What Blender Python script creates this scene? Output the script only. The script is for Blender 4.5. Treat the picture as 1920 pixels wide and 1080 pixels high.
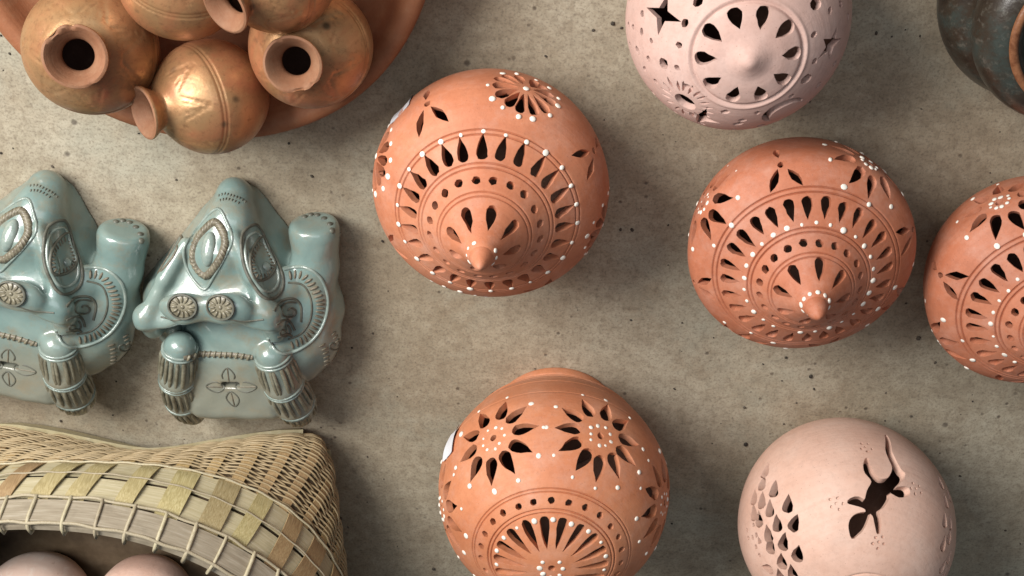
import sys, bpy, bmesh, math, random
import numpy as np
from math import sin, cos, pi, radians, sqrt, atan2, hypot, exp
from mathutils import Vector, Matrix, Euler
from mathutils.bvhtree import BVHTree
random.seed(11)
rng = np.random.default_rng(5)
for o in list(bpy.data.objects): bpy.data.objects.remove(o)
sc = bpy.context.scene
COL = sc.collection

# ---------------------------------------------------------------- camera, light, exposure
cam_data = bpy.data.cameras.new('camera')
cam_data.sensor_width = 36.0
cam_data.lens = 36.0 * 2376.0 / 1920.0
cam_data.clip_start = 0.02
cam_data.clip_end = 60
cam = bpy.data.objects.new('camera', cam_data); COL.objects.link(cam)
roll = radians(5.3)
cam.matrix_world = Matrix.Translation((0, 0, 1.0)) @ Matrix.Rotation(-roll, 4, 'Z') @ Matrix.Rotation(radians(-32.5), 4, 'X') @ Matrix.Rotation(roll, 4, 'Z')
sc.camera = cam

world = bpy.data.worlds.new('World'); sc.world = world; world.use_nodes = True
bg = world.node_tree.nodes['Background']
bg.inputs[0].default_value = (0.72, 0.76, 0.82, 1); bg.inputs[1].default_value = 0.12

def area(name, loc, target, sx, sy, power, color):
    l = bpy.data.lights.new(name, 'AREA'); l.shape = 'RECTANGLE'; l.size = sx; l.size_y = sy
    l.energy = power; l.color = color
    o = bpy.data.objects.new(name, l); COL.objects.link(o)
    o.location = loc
    o.rotation_euler = (Vector(target) - Vector(loc)).to_track_quat('-Z', 'Y').to_euler()
    return o
area('window_light', (-1.05, 0.42, 1.15), (-0.10, -0.62, 0.0), 1.0, 0.8, 55, (1.0, 0.97, 0.925))
area('overhead_fill', (0.1, 0.5, 2.2), (0.0, -0.6, 0.0), 1.6, 1.0, 11, (0.88, 0.94, 1.0))  # unseen soft fill from above for the cool overhead light, no doorway

sc.view_settings.view_transform = 'Standard'
sc.view_settings.look = 'None'
sc.view_settings.exposure = 0.0
sc.view_settings.gamma = 1.0
sc.view_settings.use_curve_mapping = False
sc.cycles.use_denoising = True
sc.cycles.max_bounces = 8

# ---------------------------------------------------------------- materials
class NT:
    def __init__(s, name):
        s.m = bpy.data.materials.new(name); s.m.use_nodes = True
        s.t = s.m.node_tree; s.n = s.t.nodes; s.b = s.n['Principled BSDF']
        s.co = None
    def node(s, typ, **kw):
        n = s.n.new(typ)
        for k, v in kw.items(): setattr(n, k, v)
        return n
    def link(s, a, b): s.t.links.new(a, b)
    def put(s, sock, v):
        if hasattr(v, 'links') or isinstance(v, bpy.types.NodeSocket): s.link(v, sock)
        else: sock.default_value = v
    def coord(s, scale=(1, 1, 1), world=False):
        tc = s.node('ShaderNodeTexCoord'); mp = s.node('ShaderNodeMapping')
        if world:
            g = s.node('ShaderNodeNewGeometry'); s.link(g.outputs['Position'], mp.inputs[0])
        else: s.link(tc.outputs['Object'], mp.inputs[0])
        mp.inputs[3].default_value = scale
        return mp.outputs[0]
    def noise(s, scale, detail=4, rough=0.55, vec=None, dist=0.0):
        n = s.node('ShaderNodeTexNoise'); n.inputs['Scale'].default_value = scale
        n.inputs['Detail'].default_value = detail; n.inputs['Roughness'].default_value = rough
        n.inputs['Distortion'].default_value = dist
        if vec is not None: s.link(vec, n.inputs['Vector'])
        return n.outputs['Fac']
    def vor(s, scale, vec=None, feature='F1'):
        n = s.node('ShaderNodeTexVoronoi', feature=feature); n.inputs['Scale'].default_value = scale
        if vec is not None: s.link(vec, n.inputs['Vector'])
        return n.outputs['Distance']
    def ramp(s, fac, stops, interp='LINEAR'):
        r = s.node('ShaderNodeValToRGB'); cr = r.color_ramp; cr.interpolation = interp
        while len(cr.elements) < len(stops): cr.elements.new(0.5)
        for e, (p, c) in zip(cr.elements, stops):
            e.position = p; e.color = (c, c, c, 1) if isinstance(c, (int, float)) else (*c, 1)
        s.link(fac, r.inputs[0]); return r.outputs[0]
    def mix(s, fac, a, b, mode='MIX'):
        n = s.node('ShaderNodeMix', data_type='RGBA', blend_type=mode)
        s.put(n.inputs[0], fac)
        for i, v in ((6, a), (7, b)): s.put(n.inputs[i], (*v, 1) if isinstance(v, tuple) and len(v) == 3 else v)
        return n.outputs[2]
    def math(s, op, a, b=0.0):
        n = s.node('ShaderNodeMath', operation=op); s.put(n.inputs[0], a); s.put(n.inputs[1], b); return n.outputs[0]
    def bump(s, h, strength=0.3, dist=0.002, normal=None):
        n = s.node('ShaderNodeBump'); n.inputs['Strength'].default_value = strength; n.inputs['Distance'].default_value = dist
        s.link(h, n.inputs['Height'])
        if normal is not None: s.link(normal, n.inputs['Normal'])
        return n.outputs[0]
    def bevel(s, r, samples=4):
        n = s.node('ShaderNodeBevel'); n.samples = samples; n.inputs['Radius'].default_value = r; return n.outputs[0]
    def out(s, color=None, rough=None, normal=None, metallic=None, spec=None, coat=None, coat_rough=None):
        b = s.b.inputs
        if color is not None: s.put(b['Base Color'], (*color, 1) if isinstance(color, tuple) else color)
        if rough is not None: s.put(b['Roughness'], rough)
        if normal is not None: s.link(normal, b['Normal'])
        if metallic is not None: s.put(b['Metallic'], metallic)
        if spec is not None: b['Specular IOR Level'].default_value = spec
        if coat is not None: b['Coat Weight'].default_value = coat
        if coat_rough is not None: b['Coat Roughness'].default_value = coat_rough
        return s.m

def clay(name, c0, c1, c2, rough=0.62, dusty=0.25, dust=(0.62, 0.42, 0.35), bev=0.0009):
    """fired clay: wheel lines, cloudy firing colour, fine dust, speckle"""
    t = NT(name); co = t.coord()
    big = t.noise(14, 5, 0.6, co)
    col = t.ramp(big, [(0.3, c0), (0.52, c1), (0.74, c2)])
    lines = t.noise(1.0, 3, 0.6, t.coord((6, 6, 420)))
    col = t.mix(t.ramp(lines, [(0.35, 0.0), (0.7, 0.35)]), col, c0)
    d = t.noise(38, 7, 0.75, co)
    col = t.mix(t.ramp(d, [(0.46, 0.0), (0.72, dusty)]), col, dust)
    d2 = t.noise(170, 5, 0.75, co)
    col = t.mix(t.ramp(d2, [(0.38, 0.16), (0.52, 0.0)]), col, tuple(x * 0.55 for x in c0))
    col = t.mix(t.ramp(d2, [(0.60, 0.0), (0.76, 0.20)]), col, dust)
    sc_ = t.noise(7.5, 4, 0.55, co, 0.6)
    col = t.mix(t.ramp(sc_, [(0.50, 0.0), (0.68, 0.38)]), col, tuple(x * 0.62 for x in c0))
    sp = t.vor(260, co)
    col = t.mix(t.ramp(sp, [(0.06, 0.35), (0.14, 0.0)]), col, (0.16, 0.06, 0.035))
    fine = t.noise(520, 3, 0.6, co)
    n = t.bump(fine, 0.22, 0.0006, t.bevel(bev, 2) if bev else None)
    n = t.bump(lines, 0.30, 0.0008, n)
    n = t.bump(d2, 0.22, 0.0010, n)
    r = t.math('ADD', t.math('MULTIPLY', big, 0.16), rough - 0.08)
    return t.out(col, r, n, spec=0.45)

M = {}
M['terracotta'] = clay('terracotta', (0.47, 0.155, 0.074), (0.555, 0.208, 0.108), (0.61, 0.270, 0.158), dusty=0.30)
M['terracotta_deep'] = clay('terracotta_deep', (0.42, 0.132, 0.064), (0.51, 0.178, 0.094), (0.57, 0.238, 0.142), dusty=0.30)
M['terracotta_orange'] = clay('terracotta_orange', (0.52, 0.178, 0.080), (0.60, 0.235, 0.115), (0.64, 0.295, 0.165), dusty=0.28)
M['pink_clay'] = clay('pink_clay', (0.55, 0.34, 0.28), (0.62, 0.41, 0.35), (0.66, 0.46, 0.40), 0.75, 0.3, (0.68, 0.52, 0.47))
M['pale_clay'] = clay('pale_clay', (0.66, 0.40, 0.30), (0.73, 0.48, 0.38), (0.77, 0.55, 0.45), 0.72, 0.25, (0.76, 0.60, 0.52))
M['dish_clay'] = clay('dish_clay', (0.23, 0.080, 0.034), (0.30, 0.115, 0.050), (0.37, 0.165, 0.080), 0.7, 0.3, (0.40, 0.26, 0.15))

M['pot_inside'] = clay('shade_dark_inside', (0.085, 0.035, 0.022), (0.11, 0.048, 0.03), (0.14, 0.065, 0.042), 0.85, 0.1, bev=None)  # inner walls coloured dark to paint in the shade inside the pots

t = NT('white_slip'); co = t.coord()
M['slip'] = t.out(t.ramp(t.noise(300, 2, 0.5, co), [(0.3, (0.80, 0.72, 0.62)), (0.7, (0.90, 0.86, 0.78))]), 0.45)
t = NT('sticker_paper')
M['paper'] = t.out(t.ramp(t.noise(90, 3, 0.5, t.coord()), [(0.3, (0.70, 0.70, 0.74)), (0.7, (0.82, 0.82, 0.86))]), 0.55)

def floor_material():
    t = NT('worn_concrete'); co = t.coord()
    a = t.noise(3.1, 6, 0.62, co, 0.4)
    col = t.ramp(a, [(0.30, (0.32, 0.265, 0.185)), (0.45, (0.395, 0.338, 0.245)), (0.56, (0.445, 0.39, 0.293)), (0.72, (0.49, 0.445, 0.345))])
    b = t.noise(11, 7, 0.72, co, 0.9)
    col = t.mix(t.ramp(b, [(0.44, 0.0), (0.68, 0.58)]), col, (0.27, 0.205, 0.135))
    g = t.noise(60, 6, 0.75, co)
    col = t.mix(t.ramp(g, [(0.36, 0.38), (0.6, 0.0)]), col, (0.17, 0.13, 0.085))
    col = t.mix(t.ramp(g, [(0.55, 0.0), (0.75, 0.35)]), col, (0.45, 0.40, 0.31))
    g2 = t.noise(135, 5, 0.7, co)
    col = t.mix(t.ramp(g2, [(0.34, 0.45), (0.5, 0.0)]), col, (0.16, 0.12, 0.08))
    grey = t.noise(6.5, 5, 0.65, co, 0.3)
    col = t.mix(t.ramp(grey, [(0.52, 0.0), (0.7, 0.5)]), col, (0.36, 0.365, 0.295))
    f = t.noise(420, 3, 0.7, co)
    col = t.mix(t.ramp(f, [(0.34, 0.5), (0.5, 0.0)]), col, (0.13, 0.10, 0.075))
    col = t.mix(t.ramp(f, [(0.62, 0.0), (0.8, 0.25)]), col, (0.52, 0.47, 0.40))
    pit = t.math('MULTIPLY', t.ramp(t.vor(70, co), [(0.07, 1.0), (0.16, 0.0)]), t.ramp(t.noise(23, 3, 0.6, co), [(0.52, 0.0), (0.6, 1.0)]))
    col = t.mix(t.math('MULTIPLY', pit, 0.75), col, (0.075, 0.055, 0.04))
    pit2 = t.math('MULTIPLY', t.ramp(t.vor(21, co), [(0.035, 1.0), (0.075, 0.0)]), t.ramp(t.noise(13, 3, 0.6, co), [(0.5, 0.0), (0.56, 1.0)]))
    col = t.mix(t.math('MULTIPLY', pit2, 0.7), col, (0.06, 0.045, 0.035))
    h = t.math('ADD', t.math('MULTIPLY', g, 0.6), t.math('MULTIPLY', f, 0.35))
    h = t.math('SUBTRACT', h, t.math('MULTIPLY', t.math('ADD', pit, pit2), 0.9))
    n = t.bump(h, 0.4, 0.0016)
    return t.out(col, t.ramp(b, [(0.3, 0.62), (0.7, 0.82)]), n, spec=0.35)
M['floor'] = floor_material()

def gold_material():
    t = NT('gilded_clay'); co = t.coord()
    rnd = t.node('ShaderNodeObjectInfo').outputs['Random']
    off = t.node('ShaderNodeVectorMath', operation='ADD'); t.link(co, off.inputs[0])
    cmb = t.node('ShaderNodeCombineXYZ'); t.link(rnd, cmb.inputs[0]); t.link(t.math('MULTIPLY', rnd, 3.0), cmb.inputs[2]); t.link(cmb.outputs[0], off.inputs[1])
    v = off.outputs[0]
    a = t.noise(12, 5, 0.62, v, 0.6)
    col = t.ramp(a, [(0.32, (0.33, 0.105, 0.05)), (0.44, (0.38, 0.17, 0.08)), (0.53, (0.45, 0.25, 0.118)), (0.70, (0.55, 0.36, 0.19))])
    b = t.noise(70, 5, 0.7, v)
    col = t.mix(t.ramp(b, [(0.48, 0.0), (0.72, 0.40)]), col, (0.38, 0.17, 0.08))
    wr = t.noise(210, 5, 0.75, v)
    col = t.mix(t.ramp(wr, [(0.34, 0.5), (0.48, 0.0)]), col, (0.20, 0.10, 0.05))
    s = t.math('MULTIPLY', t.ramp(t.vor(60, v), [(0.1, 1.0), (0.25, 0.0)]), t.ramp(t.noise(19, 3, 0.6, v), [(0.54, 0.0), (0.62, 1.0)]))
    col = t.mix(t.math('MULTIPLY', s, 0.8), col, (0.07, 0.05, 0.03))
    met = t.ramp(a, [(0.34, 0.10), (0.56, 0.58)])
    n = t.bump(t.noise(300, 4, 0.6, v), 0.25, 0.0008)
    return t.out(col, t.ramp(b, [(0.3, 0.30), (0.7, 0.48)]), n, metallic=met, spec=0.5)
M['gold'] = gold_material()
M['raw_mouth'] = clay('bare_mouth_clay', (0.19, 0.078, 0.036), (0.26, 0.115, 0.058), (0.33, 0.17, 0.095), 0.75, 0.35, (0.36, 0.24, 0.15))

def celadon():
    t = NT('celadon_glaze')
    rnd = t.node('ShaderNodeObjectInfo').outputs['Random']; vm = t.node('ShaderNodeVectorMath', operation='ADD'); cb = t.node('ShaderNodeCombineXYZ')
    t.link(t.math('MULTIPLY', rnd, 3.7), cb.inputs[0]); t.link(t.coord(), vm.inputs[0]); t.link(cb.outputs[0], vm.inputs[1]); co = vm.outputs[0]
    a = t.noise(16, 5, 0.6, co, 0.3)
    col = t.ramp(a, [(0.30, (0.130, 0.200, 0.188)), (0.5, (0.185, 0.265, 0.245)), (0.72, (0.255, 0.318, 0.280))])
    p = t.node('ShaderNodeNewGeometry').outputs['Pointiness']
    col = t.mix(t.ramp(p, [(0.515, 0.0), (0.60, 0.75)]), col, (0.42, 0.40, 0.32))
    b = t.noise(30, 6, 0.7, co)
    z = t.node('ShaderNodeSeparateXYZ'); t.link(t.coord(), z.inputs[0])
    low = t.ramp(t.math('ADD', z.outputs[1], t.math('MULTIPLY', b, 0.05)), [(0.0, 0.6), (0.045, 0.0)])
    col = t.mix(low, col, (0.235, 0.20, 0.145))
    col = t.mix(t.ramp(b, [(0.50, 0.0), (0.68, 0.7)]), col, (0.25, 0.205, 0.135))
    crz = t.vor(160, co, 'DISTANCE_TO_EDGE')
    col = t.mix(t.ramp(crz, [(0.0, 0.12), (0.03, 0.0)]), col, (0.25, 0.20, 0.15))
    n = t.bump(t.noise(75, 4, 0.55, co), 0.35, 0.0016)
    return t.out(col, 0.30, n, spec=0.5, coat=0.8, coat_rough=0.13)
M['celadon'] = celadon()
def glaze(name, c0, c1, rough=0.3, coat=0.5):
    t = NT(name); co = t.coord()
    return t.out(t.ramp(t.noise(130, 4, 0.65, co), [(0.35, c0), (0.65, c1)]), rough, t.bump(t.noise(220, 3, 0.6, co), 0.3, 0.001), coat=coat, coat_rough=0.15)
M['celadon_brown'] = glaze('iron_brown_relief', (0.10, 0.082, 0.055), (0.21, 0.18, 0.13), 0.55, 0.1)
M['celadon_line'] = glaze('dark_glaze_line', (0.075, 0.075, 0.058), (0.15, 0.15, 0.118), 0.55, 0.1)
M['celadon_rose'] = glaze('bare_brown_relief', (0.135, 0.118, 0.078), (0.26, 0.235, 0.165), 0.42, 0.3)
M['celadon_pale'] = glaze('pale_celadon', (0.20, 0.26, 0.235), (0.30, 0.35, 0.31), 0.22, 0.8)
M['celadon_tassel'] = glaze('olive_glaze', (0.12, 0.108, 0.074), (0.235, 0.225, 0.165), 0.3, 0.7)
M['dark_hole'] = glaze('shade_black_inside', (0.010, 0.009, 0.008), (0.02, 0.017, 0.015), 0.8, 0.0)  # near-black colour standing for the shade inside an opening, unused

def dark_glaze():
    t = NT('dark_green_brown_glaze'); co = t.coord()
    a = t.noise(26, 6, 0.7, co)
    col = t.ramp(a, [(0.3, (0.016, 0.010, 0.007)), (0.5, (0.035, 0.026, 0.018)), (0.62, (0.036, 0.044, 0.038)), (0.78, (0.075, 0.072, 0.058))])
    sp = t.noise(150, 4, 0.7, co)
    col = t.mix(t.ramp(sp, [(0.55, 0.0), (0.7, 0.6)]), col, (0.12, 0.11, 0.09))
    return t.out(col, 0.34, t.bump(sp, 0.35, 0.001), coat=0.25, coat_rough=0.2)
M['dark_glaze'] = dark_glaze()
M['rust_rim'] = glaze('rust_rim_glaze', (0.13, 0.045, 0.018), (0.26, 0.11, 0.05), 0.4, 0.3)

def bamboo(name, c0, c1, c2, along=(900, 900, 30), rough=0.55):
    t = NT(name); co = t.coord()
    rnd = t.node('ShaderNodeObjectInfo').outputs['Random']
    a = t.noise(1.0, 4, 0.6, t.coord(along))
    col = t.ramp(a, [(0.3, c0), (0.55, c1), (0.75, c2)])
    b = t.noise(45, 4, 0.6, co)
    col = t.mix(t.ramp(b, [(0.55, 0.0), (0.8, 0.55)]), col, tuple(x * 0.62 for x in c0))
    hsv = t.node('ShaderNodeHueSaturation'); t.link(col, hsv.inputs['Color'])
    t.link(t.math('ADD', t.math('MULTIPLY', rnd, 0.30), 0.84), hsv.inputs['Value'])
    t.link(t.math('ADD', t.math('MULTIPLY', rnd, 0.016), 0.492), hsv.inputs['Hue'])
    return t.out(hsv.outputs[0], rough, t.bump(a, 0.35, 0.0006), spec=0.4)
M['cane_weft'] = bamboo('cane_weft', (0.36, 0.27, 0.14), (0.46, 0.36, 0.20), (0.55, 0.45, 0.28), (60, 60, 500))
M['cane_stake'] = bamboo('cane_stake', (0.34, 0.23, 0.105), (0.44, 0.31, 0.15), (0.50, 0.38, 0.21))
M['bamboo_yellow'] = bamboo('bamboo_yellow', (0.30, 0.235, 0.105), (0.42, 0.345, 0.175), (0.51, 0.44, 0.26))
M['bamboo_tan'] = bamboo('bamboo_tan', (0.28, 0.18, 0.085), (0.39, 0.27, 0.135), (0.47, 0.36, 0.205))
M['bamboo_pale'] = bamboo('bamboo_pale', (0.38, 0.32, 0.19), (0.46, 0.40, 0.26), (0.54, 0.48, 0.35), (40, 40, 700))
M['rim_wood'] = bamboo('weathered_rim', (0.27, 0.225, 0.155), (0.36, 0.31, 0.225), (0.45, 0.40, 0.31), (40, 40, 700))
M['lashing'] = bamboo('lashing_cane', (0.36, 0.30, 0.19), (0.44, 0.38, 0.26), (0.50, 0.45, 0.34))
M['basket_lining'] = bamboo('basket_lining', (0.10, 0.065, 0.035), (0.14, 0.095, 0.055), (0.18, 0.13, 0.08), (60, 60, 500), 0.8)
t = NT('grit_mineral')
M['grit'] = t.out(t.ramp(t.noise(40, 2, 0.5, t.coord()), [(0.4, (0.03, 0.024, 0.018)), (0.65, (0.10, 0.08, 0.06))]), 0.8)

# ---------------------------------------------------------------- helpers
def tag(o, label=None, cat=None, group=None, kind=None):
    if label: o['label'] = label
    if cat: o['category'] = cat
    if group: o['group'] = group
    if kind: o['kind'] = kind
    return o
def empty(name, loc, rot=(0, 0, 0)):
    o = bpy.data.objects.new(name, None); COL.objects.link(o); o.location = loc; o.rotation_euler = rot
    o.empty_display_size = 0.02
    return o
def link_mesh(name, me, mat, parent=None, smooth=None):
    if mat is not None and not me.materials: me.materials.append(mat)
    if smooth is not None:
        for p in me.polygons: p.use_smooth = True
        if smooth < 180: me.set_sharp_from_angle(angle=radians(smooth))
    o = bpy.data.objects.new(name, me); COL.objects.link(o)
    if parent is not None: o.parent = parent
    return o
def pymesh(name, v, f):
    me = bpy.data.meshes.new(name); me.from_pydata([tuple(map(float, p)) for p in v], [], f); me.update(); return me

class MB:
    def __init__(s): s.v = []; s.f = []
    def add(s, v, f):
        k = len(s.v); s.v += [tuple(p) for p in v]; s.f += [tuple(i + k for i in q) for q in f]
    def tube(s, pts, r, n=6, closed=False, rr=None):
        P = [Vector(p) for p in pts]; N = len(P); V = []; F = []
        up = None
        for i, p in enumerate(P):
            a = P[(i - 1) % N] if (closed or i > 0) else P[0]
            b = P[(i + 1) % N] if (closed or i < N - 1) else P[-1]
            d = (b - a)
            d = d.normalized() if d.length > 1e-9 else Vector((0, 0, 1))
            if up is None: up = d.orthogonal().normalized()
            up = up - d * up.dot(d)
            up = up.normalized() if up.length > 1e-6 else d.orthogonal().normalized()
            w = d.cross(up); ri = r if rr is None else rr[i]
            for k in range(n):
                t_ = 2 * pi * k / n; V.append(p + (up * cos(t_) + w * sin(t_)) * ri)
        for i in range(N if closed else N - 1):
            j = (i + 1) % N
            for k in range(n):
                l = (k + 1) % n; F.append((i * n + k, i * n + l, j * n + l, j * n + k))
        if not closed:
            F.append(tuple(range(n - 1, -1, -1))); F.append(tuple((N - 1) * n + k for k in range(n)))
        s.add(V, F)
    def ball(s, c, rx, ry=None, rz=None, frame=None, nu=10, nv=6):
        ry = rx if ry is None else ry; rz = rx if rz is None else rz
        fr = frame or Matrix.Identity(3); c = Vector(c); V = [c + fr @ Vector((0, 0, -rz))]; F = []
        for j in range(1, nv):
            b = -pi / 2 + pi * j / nv
            for i in range(nu):
                a = 2 * pi * i / nu; V.append(c + fr @ Vector((rx * cos(b) * cos(a), ry * cos(b) * sin(a), rz * sin(b))))
        V.append(c + fr @ Vector((0, 0, rz))); top = len(V) - 1
        for i in range(nu):
            k = (i + 1) % nu
            F.append((0, 1 + k, 1 + i)); F.append((top, top - nu + i, top - nu + k))
            for j in range(nv - 2): F.append((1 + j * nu + i, 1 + j * nu + k, 1 + (j + 1) * nu + k, 1 + (j + 1) * nu + i))
        s.add(V, F)
    def build(s, name, mat, parent=None, smooth=60):
        return link_mesh(name, pymesh(name, s.v, s.f), mat, parent, smooth)

def dense(prof, n):
    P = np.array(prof, float); d = np.r_[0, np.cumsum(np.linalg.norm(np.diff(P, axis=0), axis=1))]
    m = np.zeros_like(P)
    for i in range(len(P)):
        a = max(i - 1, 0); b = min(i + 1, len(P) - 1); m[i] = (P[b] - P[a]) / (d[b] - d[a])
    t_ = np.linspace(0, d[-1], n) if np.isscalar(n) else np.array(n) * d[-1]
    k = np.clip(np.searchsorted(d, t_) - 1, 0, len(P) - 2); h = d[k + 1] - d[k]; s = ((t_ - d[k]) / h)[:, None]; h = h[:, None]
    return (2*s**3-3*s**2+1)*P[k] + (s**3-2*s**2+s)*h*m[k] + (-2*s**3+3*s**2)*P[k+1] + (s**3-s**2)*h*m[k+1]

def revolve(P, n, wob=None, flip=False):
    """closed surface of revolution; P from bottom axis point to top axis point"""
    V = [(0, 0, P[0][1])]; F = []
    for r, z in P[1:-1]:
        for i in range(n):
            a = 2 * pi * i / n; q = r * (wob(a, z) if wob else 1.0)
            V.append((q * cos(a), q * sin(a), z))
    V.append((0, 0, P[-1][1])); m = len(P) - 2; top = len(V) - 1
    for i in range(n):
        k = (i + 1) % n
        F.append((0, 1 + k, 1 + i)); F.append((top, 1 + (m - 1) * n + i, 1 + (m - 1) * n + k))
        for j in range(m - 1): F.append((1 + j*n + i, 1 + j*n + k, 1 + (j+1)*n + k, 1 + (j+1)*n + i))
    if flip: F = [tuple(reversed(f)) for f in F]
    return V, F

def boolean_cut(me, cut):
    cut.materials.append(me.materials[0])
    a = bpy.data.objects.new('_a', me); b = bpy.data.objects.new('_b', cut); COL.objects.link(a); COL.objects.link(b)
    md = a.modifiers.new('cut', 'BOOLEAN'); md.operation = 'DIFFERENCE'; md.object = b; md.solver = 'MANIFOLD'
    dg = bpy.context.evaluated_depsgraph_get(); dg.update()
    res = bpy.data.meshes.new_from_object(a.evaluated_get(dg), depsgraph=dg)
    if len(res.polygons) <= len(me.polygons) * 0.5 or len(res.polygons) == len(me.polygons): print('cut failed?', len(res.polygons))
    bpy.data.objects.remove(a); bpy.data.objects.remove(b)
    return res

# outlines: +y points to the tip, length 1 centred on 0, half width w
def teardrop(k=0.42, n=8):
    """k = width / length; round end at y = -0.5, tip at +0.5, x within +-0.5"""
    h = 0.5 * k; L = []
    for i in range(n):
        a = pi + pi * i / (n - 1); L.append((0.5 * cos(a), -0.5 + h + h * sin(a)))
    y0 = -0.5 + h; d = 1.0 - h
    L += [(0.47, y0 + d * 0.22), (0.36, y0 + d * 0.48), (0.17, y0 + d * 0.76), (0.0, 0.5), (-0.17, y0 + d * 0.76), (-0.36, y0 + d * 0.48), (-0.47, y0 + d * 0.22)]
    return L
def leaf(w):
    return [(0, -0.5), (w * 0.62, -0.28), (w, 0), (w * 0.62, 0.28), (0, 0.5), (-w * 0.62, 0.28), (-w, 0), (-w * 0.62, -0.28)]
def disc(n=12): return [(0.5 * cos(2 * pi * i / n), 0.5 * sin(2 * pi * i / n)) for i in range(n)]
def star4():
    L = []
    for i in range(8):
        r = 0.5 if i % 2 == 0 else 0.17; a = pi / 2 + i * pi / 4; L.append((r * cos(a), r * sin(a)))
    return L
def star5(skew=0.0):
    L = []
    for i in range(10):
        r = 0.5 if i % 2 == 0 else 0.2; a = pi / 2 + i * pi / 5 + skew; L.append((r * cos(a), r * sin(a)))
    return L
def moon():
    L = [(0.5 * cos(a), 0.5 * sin(a)) for a in np.linspace(radians(-70), radians(160), 14)]
    L += [(-0.16 + 0.42 * cos(a), -0.12 + 0.42 * sin(a)) for a in np.linspace(radians(150), radians(-48), 11)]
    return L

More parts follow.
